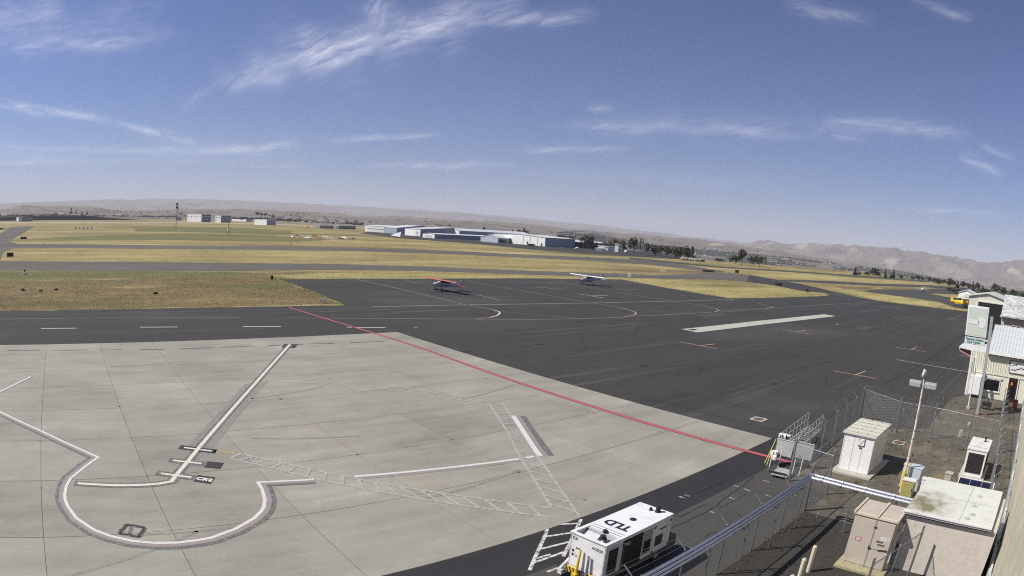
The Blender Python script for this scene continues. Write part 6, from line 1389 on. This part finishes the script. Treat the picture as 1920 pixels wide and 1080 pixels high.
def tree(label, px, py, hpx, wpx, kind='round', m=None, group=None, name=None, dist=None):
    p = at(px, py) if dist is None else at_d(px, py, dist)
    d = sqrt(p.x ** 2 + p.y ** 2); z = p.z if dist else 0.0
    h = hpx * d / FPX * 1.22; w = wpx * d / FPX * 1.2
    t = thing(name or ('conifer_tree' if kind == 'cone' else 'broadleaf_tree'), label, 'tree', (p.x, p.y, z - .2), random.uniform(0, 6.28), group)
    sd = random.choice([k for k in CROWN if k[0] == kind]); mm = m or (lfc if kind == 'cone' else lf)
    key = (sd, mm.name)
    if key not in CMAT: me = CROWN[sd].copy(); me.materials.append(mm); CMAT[key] = me
    c = bpy.data.objects.new('crown', CMAT[key]); COL.objects.link(c); c.parent = t; c.scale = (w / (.95 if kind == 'round' else .5), w / (.95 if kind == 'round' else .5), h)
    k = bpy.data.objects.new('trunk', TR); COL.objects.link(k); k.parent = t; k.scale = (h * .8, h * .8, h)
    return t
TREES = [
 ('broad dark tree at the right end of the dark open hangar', 1100, 466.5, 24, 21), ('small tree tucked right of the broad tree by the open hangar', 1112, 467.5, 10, 14), ('low dark shrub tree left of the white tank shed', 1121, 468.5, 10, 12), ('dark clump right beside the white tank shed', 1135, 469.5, 13, 10),
 ('brownish tree behind the low white building', 1154, 470, 18, 18, 'round', 'b'), ('dark tree immediately right of the white tower', 1168, 471.5, 14, 9), ('tall dark tree with broad top right of the white van', 1189, 475, 25, 19), ('round dark tree first right of the tall broad topped tree', 1215, 478, 19, 18),
 ('olive tree second in the grove at the plateau edge', 1229, 479, 16, 13, 'round', 'o'), ('narrow tree third in the grove at the plateau edge', 1238, 480.5, 17, 11), ('dark tree fourth in the grove at the plateau edge', 1247, 482, 18, 14), ('olive brown tree fifth in the grove at the plateau edge', 1256, 483, 17, 13, 'round', 'o'), ('full dark tree sixth in the grove at the plateau edge', 1266, 484.5, 19, 16), ('dense dark tree seventh in the grove at the plateau edge', 1277, 486, 20, 17), ('dark tree eighth in the grove at the plateau edge', 1288, 487.5, 21, 15), ('conifer at the right end of the grove at the plateau edge', 1297, 488.5, 22, 12, 'cone'),
 ('low dark bushy tree well right of the grove end', 1347, 492, 7, 14), ('grey green tree left of the twin topped tree', 1379, 495, 14, 16), ('tall twin topped tree on the plateau edge', 1391, 496, 24, 15), ('dense tree right of the twin topped tree', 1412, 498.5, 15, 14), ('olive dense tree touching the one right of the twin topped tree', 1424, 499.5, 17, 17, 'round', 'o'),
 ('dark conifer farthest left on the far grass skyline', 1603, 516.5, 13, 8, 'cone'), ('small dark tree right of the farthest left conifer', 1611, 517, 6, 7), ('squat dark tree left of the paired skyline trees', 1626, 518, 8, 9), ('larger of the paired dark skyline trees', 1639, 519.5, 15, 12), ('smaller of the paired dark skyline trees', 1646, 520, 9, 8), ('slim upright conifer between the skyline trees', 1660, 521.5, 15, 6, 'cone'), ('short conifer between two slim upright ones', 1670, 522.2, 8, 6, 'cone'), ('slim upright conifer last on the far grass skyline', 1675, 522.6, 16, 6, 'cone'), ('little dark tree right of the last slim conifer', 1689, 523.5, 7, 7),
 ('little round tree left of the lone dark round tree', 1711, 525.5, 7, 8), ('lone dark round tree before the mountains', 1722, 527, 10, 14), ('first dark tree at the left end of the right hand tree row', 1742, 529, 9, 7), ('second dark tree of the right hand tree row', 1751, 531.5, 9, 11), ('third dark tree of the right hand tree row', 1759, 533, 9, 11), ('fourth tree of the right hand row with round top', 1768, 535, 11, 10), ('tall fifth tree of the right hand tree row', 1780, 537.5, 14, 11), ('sixth tree of the right hand tree row', 1788, 538.5, 11, 9), ('seventh conifer of the right hand tree row', 1795, 540, 12, 8, 'cone'), ('eighth tree of the right hand tree row', 1806, 541.5, 12, 12), ('ninth tree behind the small white gabled building', 1816, 543, 10, 10), ('pointed conifer behind the small white gabled building', 1824, 544.5, 14, 7, 'cone'), ('dark tree right of the pointed conifer', 1833, 546, 14, 11), ('small conifer above the cream hangar ridge left', 1842, 547, 10, 8, 'cone'), ('broad dark tree above the cream hangar ridge', 1864, 552, 17, 18), ('dark tree above the cream hangar right eave', 1880, 555, 14, 14), ('round dark tree above the tan warehouse roof', 1898, 559, 14, 16), ('grey green low tree behind the cream hangar', 1850, 551, 8, 22, 'round', 'o'),
 ('low dark bush left of the small white gabled building', 1779, 547.5, 8, 10), ('second low dark bush left of the small white gabled building', 1788, 549.5, 8, 11), ('third low dark bush touching the small white gabled building', 1797, 551.5, 9, 11), ('dark tree at the picture right edge above the warehouse', 1917, 560, 10, 12)]
for q in TREES:
    tree(q[0], q[1], q[2], q[3], q[4], q[5] if len(q) > 5 else 'round', {'o': lf2, 'b': lfb}.get(q[6]) if len(q) > 6 else None, group='trees along the plateau edge')
for lb, x, y, h, w, kd, ds in (('small dark tree above the blue grey hangar roof', 907, 432, 6, 7, 'cone', 1000), ('low dark tree above the pale hangar roof', 934, 438, 5, 9, 'round', 900), ('pointed tree above the pale hangar right side', 960, 440, 8, 7, 'cone', 850), ('rounded tree left of the tall tree above the big white hangar', 972, 440, 8, 8, 'round', 850), ('tall thin tree above the big white hangar', 982, 441, 12, 7, 'cone', 850), ('bushy tree right of the tall thin one above the big white hangar', 987, 441.5, 8, 9, 'round', 850), ('small tree above the dark open hangar roof left', 1052, 447, 6, 9, 'round', 800), ('small tree above the dark open hangar roof right', 1072, 450, 7, 9, 'round', 790),
                            ('tallest dark tree on the far left plain', 133, 404, 12, 6, 'cone', 2200), ('dark tree right of the tallest one on the far left plain', 142, 404, 10, 5, 'cone', 2200), ('left of the paired small trees on the far left plain', 153.5, 403, 6, 4, 'cone', 2250), ('right of the paired small trees on the far left plain', 163, 403, 7, 4, 'cone', 2250), ('dark tree beside the long pale blue shed', 482, 406, 8, 5, 'round', 1900), ('dark tree second beside the long pale blue shed', 490, 406.5, 7, 5, 'round', 1900), ('dark tree third beside the long pale blue shed', 498, 407, 7, 5, 'round', 1900), ('tree clump above the grey far shed', 512, 410.5, 6, 7, 'round', 1750), ('squat tree left of the pair on the far left plain', 105, 404, 4, 7, 'round', 2200)):
    tree(lb, x, y, h, w, kd, None, 'far trees on the plain and behind hangars', dist=ds)

# ------------------------------------------------------------------ town in the valley
rnd = random.Random(5)
tb = MB()
blob = []
for i in range(3):
    bm = bmesh.new(); bmesh.ops.create_icosphere(bm, subdivisions=1, radius=1)
    for v in bm.verts: v.co *= 1 + .35 * noise.noise(v.co * 2 + Vector((i * 5, 0, 0)))
    blob.append(([v.co.copy() for v in bm.verts], [tuple(v.index for v in f.verts) for f in bm.faces])); bm.free()
def town_top(px): return interp([(1040, 440), (1060, 434), (1090, 433), (1140, 445), (1200, 456), (1260, 464), (1320, 470), (1400, 477), (1500, 486), (1600, 499), (1700, 512), (1770, 526), (1850, 542)], px)
def hit_hill(px, py, d0=1200, d1=6500):
    d = d0; last = None
    az, el = azel(px, py); prof, e = terrain_profile(az)
    while d < d1:
        z = terrain_z(prof, e, az, d)
        if z >= H + el * d: return at_d(px, py, d)
        d *= 1.018
    return None
cnt = 0
for i in range(9500):
    px = rnd.uniform(1045, 1790); top = town_top(px); py = top + abs(rnd.gauss(0, 1)) * 11 + rnd.uniform(-1, 1)
    if px > 1420 and px < 1500 and rnd.random() < .5 and py < top + 12: continue
    p = hit_hill(px, py)
    if p is None: continue
    if noise.noise(Vector((p.x / 260, p.y / 260, 0))) < -.18: continue
    vs, fs = blob[i % 3]; r = rnd.uniform(2.4, 6.2); zz = rnd.uniform(.8, 1.3)
    tb.add([(p.x + v.x * r, p.y + v.y * r, p.z + r * .5 + v.z * r * zz) for v in vs], fs); cnt += 1
# scrub scattered over the golden hills
for i in range(900):
    px = rnd.uniform(-20, 1500); py = interp(sorted([(x, y) for x, y in ((-20, 395), (340, 396), (600, 402), (900, 420), (1100, 436), (1300, 455), (1500, 485))]), px) + rnd.uniform(0, 12)
    p = hit_hill(px, py, 2400, 12000)
    if p is None or noise.noise(Vector((p.x / 500, p.y / 500, 4))) < .12: continue
    vs, fs = blob[i % 3]; r = rnd.uniform(4, 9)
    tb.add([(p.x + v.x * r, p.y + v.y * r, p.z + r * .3 + v.z * r * .8) for v in vs], fs)
stuff(tb.build('town_trees', mat('hazy_tree_mass', (.042, .046, .04), .9, var=.5, scale=.02)))
print('town', cnt)
hm = []
for k, (wc, rc) in enumerate((((.60, .59, .56), (.28, .27, .26)), ((.42, .38, .33), (.45, .45, .45)), ((.70, .70, .70), (.16, .15, .16)), ((.48, .46, .42), (.24, .19, .17)))):
    w = MB().extr([(-6, -4.5, -1), (-6, 4.5, -1), (-6, 4.5, 3.2), (-6, 0, 5.4), (-6, -4.5, 3.2)], (12, 0, 0)).mesh('wall'); w.materials.append(mat('house_wall_%d' % k, wc, .7))
    r = MB()
    for s in (1, -1): r.extr([(-6.5, s * 5.1, 2.95), (-6.5, 0, 5.45), (-6.5, 0, 5.75), (-6.5, s * 5.1, 3.25)], (13, 0, 0))
    r = r.mesh('roof'); r.materials.append(mat('house_roof_%d' % k, rc, .7)); hm.append((w, r))
nh = 0
while nh < 150:
    px = rnd.uniform(1050, 1770); py = town_top(px) + abs(rnd.gauss(0, 1)) * 10 + 1
    p = hit_hill(px, py)
    if p is None: nh += .02; continue
    w, r = hm[rnd.randrange(4)]; t = thing('town_house', 'small pale roofed house among the dark trees of the valley town', 'house', (p.x, p.y, p.z + .3), rnd.uniform(0, 3.1), 'houses of the valley town'); s = rnd.uniform(.7, 1.15); t.scale = (s, s, s)
    for me, nm in ((w, 'wall'), (r, 'roof')): o = bpy.data.objects.new(nm, me); COL.objects.link(o); o.parent = t
    nh += 1
# hedge of pale shrubs below the grove
hb = MB()
for i in range(120):
    px = rnd.uniform(1278, 1318); p = at(px, 487.5 + (px - 1278) * .075 + rnd.uniform(-.6, .6)); vs, fs = blob[i % 3]; r = rnd.uniform(.7, 1.6); hb.add([(p.x + v.x * r, p.y + v.y * r, r * .5 + v.z * r) for v in vs], fs)
stuff(hb.build('pale_shrubs', mat('pale_sage', (.28, .27, .20), .9, var=.4, scale=.3)))

# trees and small buildings strung along the far left skyline
fb = MB(); rl = random.Random(8)
for i in range(420):
    px = rl.choice((rl.uniform(-30, 330), rl.uniform(-30, 120), rl.uniform(430, 680))); py = interp([(-30, 405.5), (120, 404), (330, 407), (480, 411), (680, 421)], px) + rl.uniform(-.6, .8); p = at_d(px, py, rl.uniform(2050, 2250) if px < 400 else rl.uniform(1500, 1650)); vs, fs = blob[i % 3]; r = rl.uniform(2, 5)
    fb.add([(p.x + v.x * r * 1.5, p.y + v.y * r * 1.5, p.z + r * .4 + v.z * r * .7) for v in vs], fs)
stuff(fb.build('skyline_trees', mat('hazy_tree_mass', (.042, .046, .04))))
for i in range(16):
    px = rl.uniform(0, 300) if i < 11 else rl.uniform(540, 690); py = interp([(0, 404.6), (120, 403.2), (300, 406), (540, 413), (690, 421.5)], px); p = at_d(px, py, 2020 if px < 400 else 1450); w, r = hm[i % 4]
    t = thing('skyline_house', 'small pale building strung out along the far skyline trees', 'building', (p.x, p.y, p.z), rl.uniform(0, 3), 'small buildings along the far skyline'); t.scale = (rl.uniform(1, 2.2), 1.2, rl.uniform(.7, 1.1))
    for me, nm in ((w, 'wall'), (r, 'roof')): o = bpy.data.objects.new(nm, me); COL.objects.link(o); o.parent = t
# ------------------------------------------------------------------ grass tufts and weeds
def tufts(name, spots, m, blades=3):
    vs = []; fs = []
    r_ = random.Random(3)
    for (x, y, z, s) in spots:
        for k in range(blades):
            a = r_.uniform(0, 6.28); l = s * r_.uniform(.6, 1.2); w = s * r_.uniform(.14, .3); ln = r_.uniform(-.4, .4) * s
            o = len(vs); px_, py_ = x + r_.uniform(-.5, .5) * s, y + r_.uniform(-.5, .5) * s
            vs += [(px_ - w * cos(a), py_ - w * sin(a), z), (px_ + w * cos(a), py_ + w * sin(a), z), (px_ + ln * sin(a), py_ - ln * cos(a), z + l)]; fs.append((o, o + 1, o + 2))
    me = bpy.data.meshes.new(name); me.from_pydata(vs, [], fs); me.materials.append(m); me.update()
    o = bpy.data.objects.new(name, me); COL.objects.link(o); stuff(o); return o
def tuft_mat(name, c0, c1):
    m, n, l, p = newmat(name); g = n.new('ShaderNodeNewGeometry'); r = n.new('ShaderNodeValToRGB'); r.color_ramp.elements[0].color = (*c0, 1); r.color_ramp.elements[1].color = (*c1, 1)
    l.new(g.outputs['Random Per Island'], r.inputs[0]); l.new(r.outputs[0], p.inputs['Base Color']); p.inputs['Roughness'].default_value = .9; p.inputs['Specular IOR Level'].default_value = .1; return m
def inside(poly, x, y):
    c = False; n = len(poly)
    for i in range(n):
        (x0, y0), (x1, y1) = poly[i], poly[i - 1]
        if (y0 > y) != (y1 > y) and x < (x1 - x0) * (y - y0) / (y1 - y0) + x0: c = not c
    return c
rg = random.Random(21)
G1 = [(0, 509), (500, 509), (640, 507.5), (800, 510), (1000, 517), (1240, 524), (1400, 530), (1500, 545), (1550, 553.5), (1371, 558.5), (1240, 537), (1165, 523), (1000, 521), (530, 523), (650, 571), (500, 573), (0, 582)]
sp = []
while len(sp) < 42000:
    px, py = rg.uniform(-20, 1560), rg.uniform(506, 583)
    if not inside(G1, max(1, px), py): continue
    p = at(px, py); sp.append((p.x, p.y, 0, rg.uniform(.05, .12) * (1 + p.length / 250)))
tufts('grass_tufts', sp, tuft_mat('straw', (.20, .16, .07), (.46, .38, .19)), 1)
sp = []
for i in range(240):      # ragged verge along the ramp edge
    x = rg.uniform(-60, 44); sp.append((x, 87.7 + abs(rg.gauss(0, .35)), 0, rg.uniform(.06, .18)))
for i in range(900):
    a, b = rg.choice(((at(648, 572.5), at(525, 524)), (at(525, 524), at(1165, 524)), (at(1165, 524), at(1371, 559.5)), (at(1371, 559.5), at(1545, 554)))); k = rg.random(); q = a + (b - a) * k
    sp.append((q.x + rg.gauss(0, .5), q.y + rg.gauss(0, .6), 0, rg.uniform(.06, .2)))
tufts('verge_grass', sp, tuft_mat('verge_straw', (.24, .19, .08), (.50, .42, .20)))
sp = []
for i in range(260):
    x = rg.uniform(14, 28.5); sp.append((x, 10.0 + .012 * (x - 14) + rg.gauss(0, .16), .02, rg.uniform(.04, .11)))
for i in range(160): sp.append((rg.uniform(17, 28), rg.gauss(8.6, .9), .02, rg.uniform(.03, .10)))
for i in range(700):
    x, y = rg.uniform(34, 64), rg.uniform(.5, 13)
    if noise.noise(Vector((x * .35, y * .35, 2))) > .02 and not (35 < x < 39.6 and 8.8 < y < 11.8): sp.append((x, y, .02, rg.uniform(.06, .22)))
tufts('yard_weeds', sp, tuft_mat('weed', (.07, .062, .03), (.25, .20, .095)), 4)
sp = []
for i in range(420):
    x, y = rg.uniform(28, 64), rg.uniform(.2, 12.5)
    if not (35 < x < 39.6 and 8.8 < y < 11.8): sp.append((x, y, .02, rg.uniform(.02, .06)))
pb = MB()
for (x, y, z, s) in sp: pb.box((x, y, z + s * .3), (s * rg.uniform(1, 2), s * rg.uniform(1, 2), s), rz=rg.uniform(0, 3))
stuff(pb.build('yard_stones', mat('pale_stones', (.26, .245, .215), .9, var=.3, scale=2)))
